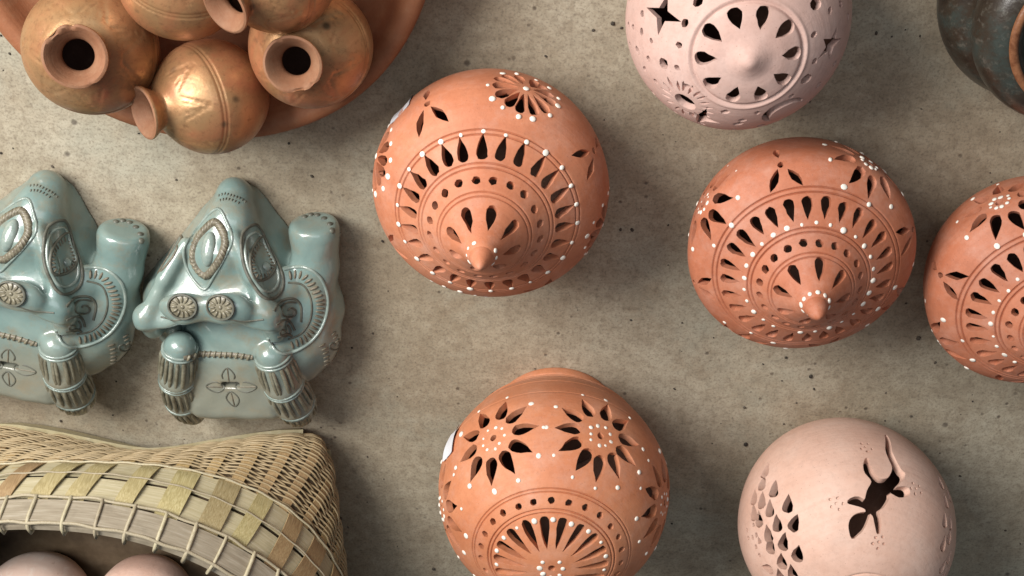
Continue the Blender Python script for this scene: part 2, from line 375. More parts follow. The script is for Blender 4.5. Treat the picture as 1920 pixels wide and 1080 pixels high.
class Pot:
    """hollow wheel-thrown body with pierced holes, in metres, z = 0 at the foot"""
    def __init__(s, R, prof, wall=0.0065, grooves=(), nseg=176, seed=0):
        s.R = R; s.seed = seed
        z0 = prof[0][1]
        s.base = [(r * R, (z - z0) * R) for r, z in prof]
        s.D = dense(s.base, 900); s.S = np.r_[0, np.cumsum(np.linalg.norm(np.diff(s.D, axis=0), axis=1))]
        s.z0 = z0 * R; s.wall = wall; s.grooves = [((g[0] - z0) * R,) + tuple(g[1:]) for g in grooves]
        s.nseg = nseg; s.cuts = []; s.dots = []
    def s_of_z(s, z): return float(np.interp(z, s.D[:, 1], s.S))
    def at_s(s, q): return float(np.interp(q, s.S, s.D[:, 0])), float(np.interp(q, s.S, s.D[:, 1]))
    def frame(s, az, q):
        r, z = s.at_s(q); r2, z2 = s.at_s(q + 5e-4); r1, z1 = s.at_s(q - 5e-4)
        tr, tz = r2 - r1, z2 - z1; l = hypot(tr, tz) or 1; tr /= l; tz /= l
        e = Vector((cos(az), sin(az), 0)); T = e * tr + Vector((0, 0, tz)); N = e * tz - Vector((0, 0, tr)); X = Vector((-sin(az), cos(az), 0))
        return Vector((r * cos(az), r * sin(az), z)), X, T, N
    def sn(s, zn): return s.s_of_z(zn * s.R - s.z0)       # arc position from height in radii above the belly line
    def off(s, az, q, phi, d):                             # go d metres from (az, q) in surface direction phi (90 deg = up)
        r, _ = s.at_s(q + d * sin(phi) * 0.5)
        return az + d * cos(phi) / max(r, 0.004), q + d * sin(phi)
    def hole(s, az, q, outline, length, width=None, rot=0.0, depth=None, jit=1.0):
        """rot: where the outline's +y points on the surface, 0 = up the body"""
        rot += random.gauss(0, 0.03) * jit; length *= 1 + random.gauss(0, 0.03) * jit
        az += random.gauss(0, 0.0006) * jit / 0.08; q += random.gauss(0, 0.0004) * jit
        width = length if width is None else width
        p, X, T, N = s.frame(az, q); c, sn_ = cos(rot), sin(rot)
        ex = X * c + T * sn_; ey = T * c - X * sn_
        dep = s.wall * 1.9 if depth is None else depth
        n = len(outline); V = []; wob_ = [(random.gauss(0, .00022) * jit, random.gauss(0, .00022) * jit) for _ in outline]
        for h in (0.006, -dep):
            for (x, y), (jx, jy) in zip(outline, wob_): V.append(p + ex * (x * width + jx) + ey * (y * length + jy) + N * h)
        F = [tuple(range(n)), tuple(range(2 * n - 1, n - 1, -1))]
        F += [(i, n + i, n + (i + 1) % n, (i + 1) % n) for i in range(n)]
        s.cuts.append((V, F))
    def dot(s, az, q, r=0.0023):
        az += random.gauss(0, 0.006); q += random.gauss(0, 0.0005)
        p, X, T, N = s.frame(az, q); k = r * random.uniform(0.66, 1.22)
        if random.random() < .03: return
        m = Matrix((X * k * random.uniform(0.9, 1.12), T * k * random.uniform(0.9, 1.15), N * k * random.uniform(.45, 1.0))).transposed().to_4x4(); m.translation = p - N * 0.0002
        s.dots.append(m)
    def ring_holes(s, n, q, outline, length, width, az0, flip=False):
        for i in range(n): s.hole(az0 + 2 * pi * i / n, q, outline, length, width, 0.0 if flip else pi)
    def ring_dots(s, n, q, az0, r=0.0023):
        for i in range(n): s.dot(az0 + 2 * pi * i / n, q, r)
    def mesh(s):
        qs = set(np.linspace(0, s.S[-1], 105).tolist())
        for gz, w, dep in s.grooves:
            g = s.s_of_z(gz)
            for k in (-1.6, -1, -0.6, -0.25, 0, 0.25, 0.6, 1, 1.6): qs.add(g + k * w)
        qs = sorted(q for q in qs if 0 <= q <= s.S[-1])
        P = [(0.0, 0.0)]
        for q in qs:
            r, z = s.at_s(q); _, _, T, N = s.frame(0, min(max(q, 6e-4), s.S[-1] - 6e-4)); d = 0
            for gz, w, dep in s.grooves: d += dep * exp(-((q - s.s_of_z(gz)) / (0.55 * w)) ** 2)
            P.append((max(r - d * N.x, 0), z - d * N.z))
        if P[-1][0] < 1e-5: P[-1] = (0.0, P[-1][1])
        else: P.append((0.0, P[-1][1]))
        P[1] = (P[1][0], 0.0)
        ph = random.uniform(0, 6); wob = lambda a, z: 1 + 0.0035 * sin(2 * a + ph) + 0.0022 * sin(3 * a + 2 * ph + 20 * z)
        b = MB(); b.add(*revolve(P, s.nseg, wob))
        I = []; rmax = s.D[:, 0].max()
        for q in np.linspace(0, s.S[-1], 60):
            r, z = s.at_s(q); _, _, T, N = s.frame(0, min(max(q, 1e-3), s.S[-1] - 1e-3))
            r2, z2 = r - s.wall * N.x, z - s.wall * N.z
            if r2 > 0.012 and z2 > s.wall and (not I or z2 > I[-1][1] + 4e-4): I.append((r2, z2))
        I = [(0.0, s.wall)] + I + [(0.0, I[-1][1] + 0.0015)]
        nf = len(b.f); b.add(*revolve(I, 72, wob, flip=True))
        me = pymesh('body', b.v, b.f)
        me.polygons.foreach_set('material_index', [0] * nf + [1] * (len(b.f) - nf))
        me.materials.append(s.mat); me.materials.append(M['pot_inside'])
        batches = []                                       # cutters that touch go into different passes
        for V, F in s.cuts:
            c = sum(V, Vector()) / len(V); rad = max((v - c).length for v in V)
            for bt in batches:
                if all((c - c2).length > rad + r2 for c2, r2, _, _ in bt): bt.append((c, rad, V, F)); break
            else: batches.append([(c, rad, V, F)])
        for bt in batches:
            b = MB()
            for _, _, V, F in bt: b.add(V, F)
            me = boolean_cut(me, pymesh('cut', b.v, b.f))
        return me
    def build(s, root, mat, smooth=32, name='body'):
        s.mat = mat; me = s.mesh()
        body = link_mesh(name, me, mat, root, smooth)
        if s.dots:
            for m in s.dots:
                o = bpy.data.objects.new('slip_dot', DOT); COL.objects.link(o); o.parent = root; o.matrix_local = m
        return body
    def patch(s, root, name, az, q, w, h, mat, rot=0.0, lift=0.0005):
        V = []; F = []; n = 6
        for j in range(n + 1):
            for i in range(n + 1):
                x = (i / n - 0.5) * w; y = (j / n - 0.5) * h; x, y = x * cos(rot) - y * sin(rot), x * sin(rot) + y * cos(rot)
                a, qq = s.off(az, q, atan2(y, x), hypot(x, y)); p, X, T, N = s.frame(a, qq)
                V.append(p + N * (lift + 0.0012 * (abs(i / n - 0.5) * 2) ** 3))
        top = len(V)
        for v in list(V): V.append(v - s.frame(az, q)[3] * 0.0003)
        for j in range(n):
            for i in range(n):
                a = j * (n + 1) + i; F.append((a, a + 1, a + n + 2, a + n + 1)); F.append((top + a, top + a + n + 1, top + a + n + 2, top + a + 1))
        return link_mesh(name, pymesh(name, V, F), mat, root, 60)

_d = MB(); V_, F_ = revolve([(0, -0.3), (1.0, -0.05), (0.88, 0.38), (0.45, 0.62), (0, 0.66)], 8); _d.add(V_, F_)
DOT = pymesh('slip_dot', _d.v, _d.f); DOT.materials.append(M['slip'])
for p in DOT.polygons: p.use_smooth = True

def knob(root, R, prof, z0, mat):
    P = [(0, prof[0][1])] + list(map(tuple, dense(prof, 16))); P = [(r * R, (z - z0) * R) for r, z in P]; P[-1] = (0, P[-1][1])
    b = MB(); b.add(*revolve(P, 32)); return b.build('knob', mat, root, 50)

# ---------------------------------------------------------------- floor
def make_floor():
    me = pymesh('floor', [(-3, -4, 0), (3, -4, 0), (3, 3, 0), (-3, 3, 0)], [(0, 1, 2, 3)])
    tag(link_mesh('floor', me, M['floor']), kind='structure')
make_floor()

# ---------------------------------------------------------------- pierced lanterns
LOW = [(.48, -.95), (.50, -.91), (.60, -.85), (.80, -.62), (.94, -.34), (1.0, -.02)]
P1 = LOW + [(.985, .14), (.91, .30), (.76, .45), (.535, .63), (.38, .785), (.24, .93), (.13, 1.08), (.107, 1.13), (.06, 1.17), (0, 1.185)]
K1 = [(.100, 1.10), (.094, 1.15), (.072, 1.22), (.036, 1.29), (.012, 1.315), (0, 1.32)]
P2 = LOW + [(.985, .12), (.90, .24), (.76, .36), (.50, .54), (.36, .67), (.24, .78), (.13, .88), (.107, .92), (.06, .955), (0, .965)]
K2 = [(.100, .89), (.096, .95), (.076, 1.02), (.040, 1.08), (.012, 1.10), (0, 1.105)]
P4 = [(.57, -.97), (.585, -.945), (.585, -.875), (.565, -.845), (.62, -.765), (.70, -.66), (.785, -.55), (.86, -.43), (.94, -.24), (.995, -.02), (.99, .15), (.93, .40), (.82, .60), (.66, .76), (.52, .86), (.30, .95), (.12, .985), (0, .99)]
PP = LOW + [(.98, .2), (.90, .43), (.77, .63), (.60, .79), (.45, .88), (.30, .945), (.18, .98), (.10, 1.025), (.05, 1.06), (.02, 1.075), (0, 1.077)]
PG = [(.45, -.95), (.50, -.90), (.60, -.83), (.80, -.62), (.94, -.34), (1, 0), (.94, .34), (.83, .56), (.68, .74), (.5, .87), (.3, .955), (.12, .985), (0, .99)]
D2 = radians

def flower(p, az, zn, n, r0, r1, w, phi0, outward=True, dots_tip=True, tip=0.0, core=True, core_r=0.0072, core_n=9, outline=None):
    q = p.sn(zn)
    for i in range(n):
        phi = phi0 + 2 * pi * i / n
        a, qq = p.off(az, q, phi, (r0 + r1) / 2)
        rot = phi - pi / 2
        p.hole(a, qq, outline or teardrop(0.5), r1 - r0, w, rot if outward else rot + pi)
        if dots_tip: p.dot(*p.off(az, q, phi + random.gauss(0, .03), r1 + tip))
    if core:
        p.hole(az, q, disc(10), 0.0062)
        for i in range(core_n): p.dot(*p.off(az, q, 2 * pi * i / core_n + .2, core_r), 0.0019)
def trefoil(p, az, zn, L=0.021):
    q = p.sn(zn); p.hole(az, q, disc(10), 0.0048)
    for phi in (D2(58), D2(122)):
        a, qq = p.off(az, q, phi, 0.0055 + L / 2); p.hole(a, qq, leaf(0.5), L, 0.0068, phi - pi / 2)
    a, qq = p.off(az, q, D2(-90), 0.0055 + L * .4); p.hole(a, qq, leaf(0.5), L * .75, 0.006, pi)

# lantern with a tall pointed knob, centre
R = 0.0955
L1 = empty('pierced_lantern', (-0.0694, -0.4808, 0.0)); L1.rotation_euler = (0, 0, 0)
tag(L1, 'orange terracotta pierced lantern with tall pointed knob, sunburst flowers and white sticker on its left', 'lantern', 'pierced clay lanterns')
p = Pot(R, P1, grooves=[(.452, .0009, .0017), (.478, .0009, .0017), (.62, .0009, .0017), (.645, .0009, .0017), (.785, .0008, .0015), (.812, .0008, .0015)])
p.ring_holes(26, p.sn(.540), teardrop(), 0.0198, 0.0084, D2(91))
p.ring_dots(26, p.sn(.467), D2(91))
p.ring_holes(20, p.sn(.715), disc(10), 0.0068, 0.0068, D2(98))
p.ring_holes(8, p.sn(.935), teardrop(), 0.0205, 0.0082, D2(74 - 22.5 + 22.5), flip=True)
p.ring_dots(11, p.sn(1.105), D2(20), 0.0020)
for az in (72, 161, 252, 343):
    flower(p, D2(az), 0.085, 13, 0.0070, 0.0262, 0.0082, D2(90), outward=False, tip=0.0032, core=False, outline=teardrop())
    p.dot(D2(az), p.sn(0.085), 0.0024)
for az in (120, 27, 207, 298): trefoil(p, D2(az), .18)
p.build(L1, M['terracotta'])
knob(L1, R, K1, -.95, M['terracotta'])
p.patch(L1, 'price_sticker', D2(137), p.sn(-.10), 0.022, 0.030, M['paper'], 0.1)

# two lanterns with low knobs on the right
def low_lantern(loc, R, turn, label, mat, seed):
    random.seed(seed)
    L = empty('pierced_lantern', loc)
    tag(L, label, 'lantern', 'pierced clay lanterns')
    p = Pot(R, P2, grooves=[(.352, .0009, .0017), (.325, .0009, .0017), (.545, .0009, .0017), (.522, .0009, .0017), (.665, .0008, .0015), (.69, .0008, .0015)])
    tn = D2(turn)
    p.ring_holes(28, p.sn(.428), teardrop(), 0.0178, 0.0080, D2(83) + tn, flip=True)
    p.ring_dots(28, p.sn(.503), D2(76.6) + tn, 0.0022)
    p.ring_holes(20, p.sn(.605), disc(10), 0.0066, 0.0066, D2(86) + tn)
    p.ring_holes(8, p.sn(.765), teardrop(), 0.0184, 0.0080, D2(84) + tn, flip=True)
    p.ring_dots(11, p.sn(.90), D2(20) + tn, 0.0021)
    for az in (60, 153, 244, 334):
        flower(p, D2(az) + tn, -.0, 9, 0.0150, 0.0345, 0.0090, D2(90 + 10), tip=0.0045, core_r=0.0076)
    for az in (107, 18, 197, 288): trefoil(p, D2(az) + tn, .15, 0.019)
    p.build(L, mat)
    knob(L, R, K2, -.95, mat)
    return L
low_lantern((0.1853, -0.537, 0), 0.0924, 0, 'orange terracotta pierced lantern with low knob and daisy flowers, below the star-pierced pot', M['terracotta_deep'], 21)
low_lantern((0.3865, -0.5695, 0), 0.0925, 61, 'orange pierced clay lantern cut off by the right edge of the picture', M['terracotta_deep'], 33)

# flat-topped lantern in front
random.seed(44)
R = 0.107
L4 = empty('pierced_lantern', (-0.0172, -0.7861, 0))
tag(L4, 'round terracotta pierced lantern without knob, daisy flowers on its side, at the bottom edge', 'lantern', 'pierced clay lanterns')
p = Pot(R, P4, grooves=[(.768, .0008, .0013), (.785, .0008, .0013), (.862, .0009, .0016), (.875, .0009, .0016), (-.52, .0022, -.0016), (-.44, .0012, .0012), (-.60, .0012, .0008), (-.30, .0012, .0005), (-.05, .0012, .0004)])
p.ring_holes(26, p.sn(.826), disc(10), 0.0060, 0.0060, D2(90))
p.ring_holes(18, p.sn(.938), teardrop(.3), 0.0300, 0.0082, D2(98), flip=True)
p.ring_dots(18, p.sn(.898), D2(108), 0.0023)
p.ring_dots(8, p.S[-1] - 0.0105, D2(90), 0.0027)
p.hole(0.3, p.S[-1] - 0.0011, disc(10), 0.0066)
for az in (121, 66, 9, 178, 236, 294):
    flower(p, D2(az), .355, 11 if az == 66 else 10, 0.0180, 0.0415, 0.0116, D2(100 if az != 121 else 108), tip=0.0058, core_r=0.0104, core_n=9)
p.build(L4, M['terracotta_orange'])
p.patch(L4, 'price_sticker', D2(151), p.sn(.02), 0.020, 0.032, M['paper'], -0.25, 0.0009)

# pale star-pierced pot
random.seed(55)
R = 0.0837
LP = empty('pierced_pot', (0.1187, -0.3403, 0))
tag(LP, 'pale pink clay pot pierced with stars and a petal ring, at the top edge', 'pot')
p = Pot(R, PP, wall=0.0052, grooves=[(.872, .0028, .0017), (.855, .0026, -.0006)])
p.ring_holes(10, p.sn(.922), teardrop(.6), 0.0158, 0.0100, D2(93 - 18), flip=True)
def H(az, zn, outline, L, W=None, rot=0, depth=None): p.hole(D2(az), p.sn(zn), outline, L, W, D2(rot), depth, 0.4)
for az in (160, 1 - 360 + 360, 80, 245): H(az, .64 if az != 1 else .68, star4() if az != 1 else star5(), 0.034 if az != 1 else 0.030, 0.030 if az != 1 else 0.022, 12 if az != 1 else 30)
H(-57, .70, moon(), 0.033, 0.030, 60); H(120, .45, moon(), 0.026, 0.022, 20)
for azs in (-133, 45):
    H(azs, .70 if azs < 0 else .5, disc(14), 0.0150, 0.0180, 10)
    q0 = p.sn(.70 if azs < 0 else .5)
    for i in range(18):
        phi = 2 * pi * i / 18; a, q = p.off(D2(azs), q0, phi, 0.0172)
        p.hole(a, q, leaf(0.5), 0.0105, 0.0027, phi - pi / 2, 0.0022)
for az, zn, d in [(-167, .695, .0085), (-26, .80, .0085), (36, .735, .0095), (154, .80, .0055), (167, .434, .0045), (174, .805, .0048), (-165, .794, .0046), (180, .6, .0042), (177, .476, .0046), (-170, .405, .0062), (23, .658, .005), (15, .813, .005), (-9, .80, .005), (-45, .805, .0045), (-76, .805, .0045), (-104, .81, .0055), (-146, .80, .0058), (22, .514, .005), (135, .781, .007), (-87, .74, .006), (-152, .551, .0048), (-168, .558, .0046), (178, .326, .004), (-159, .446, .0046), (-90, .671, .007), (60, .79, .005), (110, .8, .0055), (95, .62, .006), (65, .6, .005), (-30, .62, .005), (-15, .55, .005), (-75, .55, .006), (-110, .5, .005), (10, .4, .005), (140, .5, .005), (125, .68, .006), (-20, .3, .005), (-140, .3, .005), (-180, .2, .005), (150, .25, .005), (-60, .3, .005), (30, .25, .005), (75, .3, .006), (100, .2, .005)]:
    p.hole(D2(az), p.sn(zn), disc(9), d * 1.15, d * 0.95, random.uniform(0, 3))
have = [(sum(V, Vector()) / len(V), max((v - sum(V, Vector()) / len(V)).length for v in V)) for V, F in p.cuts]
for _ in range(400):                                    # many small pricked holes fill the gaps
    az, zn = random.uniform(0, 2 * pi), random.uniform(-.1, .80); d = random.uniform(.0030, .0055)
    c_ = p.frame(az, p.sn(zn))[0]
    if all((c_ - q).length > r_ + .006 for q, r_ in have):
        p.hole(az, p.sn(zn), disc(8), d * 1.15, d * .95, random.uniform(0, 3)); have.append((c_, .005))
p.build(LP, M['pink_clay'])

# gecko pot
random.seed(66)
R = 0.0997
LG = empty('pierced_pot', (0.2577, -0.8337, 0))
tag(LG, 'smooth pale clay pot with a cut-out gecko and leaf-shaped holes, at the bottom right', 'pot')
p = Pot(R, PG, wall=0.0085, grooves=[(.952, .0016, .0012)])
GAZ, GQ = D2(88), p.sn(.50)
def G(az, zn):                                   # surface metres from the gecko's middle, x along -azimuth (to the right seen from outside and above)
    r, _ = p.at_s((p.sn(zn) + GQ) / 2); return ((D2(az) - GAZ) * r, p.sn(zn) - GQ)
def strip(pts, ws):
    L = []; Rr = []
    for i, (a, b) in enumerate(pts):
        x0, y0 = pts[max(i - 1, 0)]; x1, y1 = pts[min(i + 1, len(pts) - 1)]; l = hypot(x1 - x0, y1 - y0) or 1
        nx, ny = -(y1 - y0) / l, (x1 - x0) / l
        L.append((a + nx * ws[i], b + ny * ws[i])); Rr.append((a - nx * ws[i], b - ny * ws[i]))
    return L, Rr
# one closed outline round tail, hind legs, body, fore legs and head (azimuth deg, height in radii)
g_az_z = [(72.5, -.20), (74.5, -.06), (76, .06), (75.5, .15), (74, .24), (74.5, .30),        # tail, left side
          (77, .375), (81, .40), (84, .375), (86.5, .30), (87.2, .215), (88.0, .20), (89.6, .27), (89.4, .345), (86.5, .42),     # left hind leg
          (89.5, .50), (91.8, .575), (95, .555), (98.5, .555), (102, .578), (98.5, .598), (94, .617), (91.6, .635),     # left fore leg
          (92.3, .66), (98, .672), (102.5, .70), (104.5, .742), (104, .80), (98.5, .785), (94, .755), (90.8, .70), (89.3, .665),        # head
          (87, .675), (85.6, .725), (83.8, .775), (82, .772), (82, .72), (83.5, .665), (83.2, .635),                 # right fore leg
          (80, .60), (76.8, .53), (76.5, .49), (71, .507), (66, .475), (64.8, .44), (66.5, .415), (72, .44),  # right hind leg
          (71.5, .40), (68.5, .33), (67.8, .28), (70, .25), (72.2, .16), (73.6, .06), (72.8, -.06)]          # tail, right side
def cut_area(outline_az_z, az0, q0, depth=None):
    """cutter that follows the curved surface: outline in surface coordinates, triangulated by fan-safe fill"""
    dep = p.wall * 1.9 if depth is None else depth
    bmx = bmesh.new(); top = []; bot = []
    for az, zn in outline_az_z:
        pp, X, T, N = p.frame(D2(az), p.sn(zn))
        pn = (pp + N * 0.006, pp - N * dep); top.append(pn[0]); bot.append(pn[1])
    # fill in 2D so that the concave outline triangulates cleanly
    flat = [Vector((-(D2(a) - az0) * 0.08, p.sn(z) - q0, 0)) for a, z in outline_az_z]
    from mathutils.geometry import tessellate_polygon
    tris = tessellate_polygon([flat]); n = len(flat)
    area2 = sum(flat[i].x * flat[(i + 1) % n].y - flat[(i + 1) % n].x * flat[i].y for i in range(n))
    F = []
    for a, b, c in tris:
        A = (flat[b] - flat[a]).cross(flat[c] - flat[a]).z
        # x is -azimuth here, so counter-clockwise in this plane is clockwise seen from outside
        if A > 0: a, b, c = c, b, a
        F.append((a, b, c)); F.append((n + c, n + b, n + a))
    for i in range(n):
        k = (i + 1) % n
        F.append((i, n + i, n + k, k) if area2 < 0 else (i, k, n + k, n + i))
    p.cuts.append((top + bot, F))
def round_off(L):
    out = []; n = len(L)
    for i in range(n):
        p0, p1, p2, p3 = (Vector(L[(i + k) % n] + (0,)) for k in (-1, 0, 1, 2))
        for t_ in (0, .33, .67):                            # Catmull-Rom
            q = 0.5 * (2 * p1 + (p2 - p0) * t_ + (2*p0 - 5*p1 + 4*p2 - p3) * t_**2 + (3*p1 - p0 - 3*p2 + p3) * t_**3)
            out.append((q.x, q.y))
    return out
def fatten(L, d):
    n = len(L); P = [Vector((-D2(a) * p.at_s(p.sn(z))[0], p.sn(z))) for a, z in L]; out = []
    sg = 1 if sum(P[i].x * P[(i + 1) % n].y - P[(i + 1) % n].x * P[i].y for i in range(n)) > 0 else -1
    for i in range(n):
        t_ = (P[(i + 1) % n] - P[i - 1]).normalized(); q = P[i] + Vector((t_.y, -t_.x)) * d * sg
        r_, z_ = p.at_s(q.y); out.append((math.degrees(-q.x / p.at_s(P[i].y)[0]), (z_ + p.z0) / p.R))
    return out
cut_area(fatten(round_off(g_az_z), 0.0011), GAZ, GQ)
for (az, zn) in ((109, .571), (82, .825), (60.5, .385), (87, .06)):            # toe dots
    for i in range(5):
        a, q = p.off(D2(az), p.sn(zn), D2(72 * i + 20), 0.0052); p.hole(a, q, disc(8), 0.0026, None, 0, 0.0016)
    a, q = D2(az), p.sn(zn); p.hole(a, q, disc(8), 0.0022, None, 0, 0.0012)
scal = [(136, .424), (148, .494), (139, .589), (153, .625), (150, .742), (165, .696), (140, .214), (148, .342), (151, .205), (147, .051), (168, .789), (155, .10), (158, .33), (160, .22), (162, .555), (158, .49), (178, .72), (143, -.06), (168, .45)]
for k, (az, zn) in enumerate(scal):
    p.hole(D2(az), p.sn(zn), teardrop(), 0.0165 if k < 18 else .007, 0.0112 if k < 18 else .006, D2((122 if zn > .55 else 146)))
for az, zn in [(34, .441), (26, .585), (11, .664), (35, .249), (27, .391), (23, .491), (12, .555), (40, .1), (30, .1), (2, .62), (-8, .72), (-2, .5), (180, .6), (190, .75), (-60, .5), (-75, .6), (-90, .5), (-105, .6), (-120, .5)]:
    p.hole(D2(az), p.sn(zn), teardrop(), 0.0155, 0.0092, D2(205))
for az, zn in [(165, .307), (166, .40), (171, .36), (173, .44), (172, .25), (176, .5), (175, .3)]: p.hole(D2(az), p.sn(zn), disc(8), 0.0042)
p.build(LG, M['pale_clay'])

# ---------------------------------------------------------------- clay dish with gilded water pots
DC = (-0.2945, -0.2663)
def make_dish():
    prof = [(0, 0), (0.120, 0), (0.126, 0.004), (0.158, 0.026), (0.180, 0.048), (0.187, 0.056), (0.1893, 0.061), (0.187, 0.0655), (0.180, 0.067), (0.1725, 0.062), (0.164, 0.046), (0.150, 0.036), (0.12, 0.028), (0.08, 0.020), (0, 0.016)]
    V, F = revolve([prof[0]] + [tuple(x) for x in dense(prof[1:-1], 60)] + [prof[-1]], 128, lambda a, z: 1 + 0.006 * sin(2 * a + 1) + 0.004 * sin(5 * a))
    b = MB(); b.add(V, F); o = b.build('clay_dish', M['dish_clay'], None, 60); o.location = (DC[0], DC[1], 0.0)
    tag(o, 'wide terracotta dish holding the small gilded pots, top left corner', 'dish')
make_dish()

GP = [(.20, -.97), (.40, -.93), (.70, -.72), (.92, -.40), (1.0, -.02), (.95, .33), (.78, .63), (.55, .85), (.40, .95), (.345, 1.01), (.36, 1.09), (.405, 1.16), (.44, 1.215), (.462, 1.255), (.458, 1.295), (.42, 1.31)]
GI = [(.42, 1.31), (.385, 1.28), (.32, 1.19), (.26, 1.10), (.225, 1.03), (.25, .97), (.40, .87), (.70, .55), (.84, .0), (.6, -.6), (.2, -.82), (0, -.83)]
def gilded_pot(loc, R, axis, spin, chips, label, seed):
    random.seed(seed)
    root = empty('gilded_pot', loc); tag(root, label, 'pot', 'small gilded pots in the dish')
    root.rotation_mode = 'QUATERNION'; root.rotation_quaternion = Vector(axis).to_track_quat('Z', 'Y')
    n = 128; outer = dense(GP, 150); inner = dense(GI, 50)
    S = np.r_[0, np.cumsum(np.linalg.norm(np.diff(outer, axis=0), axis=1))]
    def q_of(z): return float(np.interp(z, outer[:, 1], S))
    grv = [(q_of(.24), .02, .017), (q_of(.30), .02, .017)]
    tri = []                                                  # incised pointed petals round the shoulder: (az, s0, s1, halfwidth)
    for i in range(7): tri.append((spin + 2 * pi * i / 7, q_of(.82), q_of(.46), 0.20))
    V = [(0, 0, outer[0][1] * R)]; F = []
    ph = random.uniform(0, 6)
    def put(r, z, nr, nz, q, inc):
        for k in range(n):
            a = 2 * pi * k / n; d = 0.0
            if inc:
                for g, w, dep in grv: d += dep * exp(-((q - g) / w) ** 2)
                for ta, s0, s1, hw in tri:
                    if s1 - 0.05 < q < s0 + 0.05:
                        da = (a - ta + pi) % (2 * pi) - pi; f = (s0 - q) / (s0 - s1); x = da * r; wid = hw * max(0.0, 1 - f)
                        e = abs(abs(x) - wid)
                        if -0.05 < f < 1.03: d += 0.014 * exp(-(e / 0.022) ** 2) + 0.010 * exp(-((abs(x) - wid * .45) / 0.018) ** 2) * (0 < f < .7)
            w_ = 1 + 0.008 * sin(2 * a + ph) + 0.005 * sin(3 * a - ph)
            if z > 1.2:                                       # worn, chipped lip
                for ca, cw, cd in chips: 
                    dd = ((a - ca + pi) % (2 * pi) - pi) / cw
                    z_ = cd * exp(-dd * dd) * min(1.0, (z - 1.2) / .12); z -= 0
                    d += z_ * 0.5
            V.append(((r * w_ - d * nr) * R * cos(a), (r * w_ - d * nr) * R * sin(a), (z - d * nz) * R))
    rings = 0
    for i in range(1, len(outer)):
        r, z = outer[i]; tr, tz = outer[min(i + 1, len(outer) - 1)] - outer[i - 1]; l = hypot(tr, tz); put(r, z, tz / l, -tr / l, S[i], True); rings += 1
    no = rings
    for i in range(1, len(inner) - 1):
        r, z = inner[i]; put(r, z, 0, 0, 0, False); rings += 1
    V.append((0, 0, inner[-1][1] * R)); top = len(V) - 1; MI = []
    for k in range(n):
        l = (k + 1) % n
        F.append((0, 1 + l, 1 + k)); MI.append(0)
        F.append((top, 1 + (rings - 1) * n + k, 1 + (rings - 1) * n + l)); MI.append(2)
        for j in range(rings - 1):
            F.append((1 + j*n + k, 1 + j*n + l, 1 + (j+1)*n + l, 1 + (j+1)*n + k)); MI.append(0 if j < no - 3 else (1 if j < no + 19 else 2))
    # outer belly is the body; the flared lip and throat is a part of its own look
    def sub(name, keep, mats):
        me = pymesh(name, V, [f for f, m in zip(F, MI) if m in keep])
        for m in mats: me.materials.append(m)
        bm = bmesh.new(); bm.from_mesh(me); bmesh.ops.delete(bm, geom=[v for v in bm.verts if not v.link_faces], context='VERTS'); bm.to_mesh(me); bm.free()
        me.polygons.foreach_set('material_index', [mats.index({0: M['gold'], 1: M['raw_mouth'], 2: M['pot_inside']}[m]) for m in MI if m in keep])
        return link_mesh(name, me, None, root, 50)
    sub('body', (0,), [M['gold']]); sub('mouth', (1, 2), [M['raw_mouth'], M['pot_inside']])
    return root
gilded_pot((-0.3729, -0.3606, 0.098), 0.0505, (0.182, 0.288, 0.94), 0.4, [(-.3, .25, .14), (-1.0, .12, .10), (2.6, .1, .06)], 'gilded clay pot with wide open mouth towards the viewer, leftmost in the dish', 1)
gilded_pot((-0.2875, -0.402, 0.092), 0.0448, (-0.715, 0.069, 0.696), 1.0, [(4.6, .2, .12)], 'golden clay pot lying on its side, mouth pointing left, over the dish rim', 2)
gilded_pot((-0.2038, -0.3596, 0.094), 0.0468, (-0.024, 0.164, 0.986), 0.2, [(1.6, .3, .16), (2.2, .15, .1), (-1.3, .1, .06)], 'gilded clay pot with chipped open mouth, rightmost in the dish', 3)
gilded_pot((-0.2945, -0.3036, 0.100), 0.046, (0.30, 0.80, 0.50), 2.0, [], 'gilded pot at the top edge wedged behind, its mouth out of sight', 4)
gilded_pot((-0.2154, -0.2911, 0.125), 0.043, (-0.50, -0.16, 0.85), 0.9, [(3.4, .15, .12)], 'gilded pot at the top edge with pale mouth tipped to the left', 5)

# ---------------------------------------------------------------- dark glazed jar
def make_jar():
    root = empty('glazed_jar', (0.360, -0.331, 0)); tag(root, 'dark brown-green glazed jar with rust-coloured ring, top right corner', 'jar')
    prof = [(.050, 0), (.058, .004), (.078, .025), (.086, .050), (.080, .072), (.069, .084), (.071, .096), (.076, .110), (.074, .124), (.068, .133), (.060, .138), (.052, .1395)]
    inn = [(.052, .1395), (.048, .136), (.044, .128), (.036, .124), (.02, .1225), (.01, .122), (0, .122)]
    P = [(0, 0)] + [tuple(x) for x in dense(prof, 90)] + [tuple(x) for x in dense(inn[1:], 30)]
    P[-1] = (0, .122)
    b = MB(); b.add(*revolve(P, 112, lambda a, z: 1 + .006 * sin(2 * a + 1))); b.build('body', M['dark_glaze'], root, 60)
    rim = [(.0555, .1380), (.0580, .1400), (.0572, .1425), (.0545, .1432), (.0520, .1420), (.0515, .1385)]
    V = []; F = []; n = 112; m = len(rim)
    for i in range(n):
        a = 2 * pi * i / n
        for r, z in rim: V.append((r * cos(a), r * sin(a), z))
    for i in range(n):
        for j in range(m): F.append((i * m + j, ((i + 1) % n) * m + j, ((i + 1) % n) * m + (j + 1) % m, i * m + (j + 1) % m))
    link_mesh('rim', pymesh('rim', V, F), M['rust_rim'], root, 60)
make_jar()
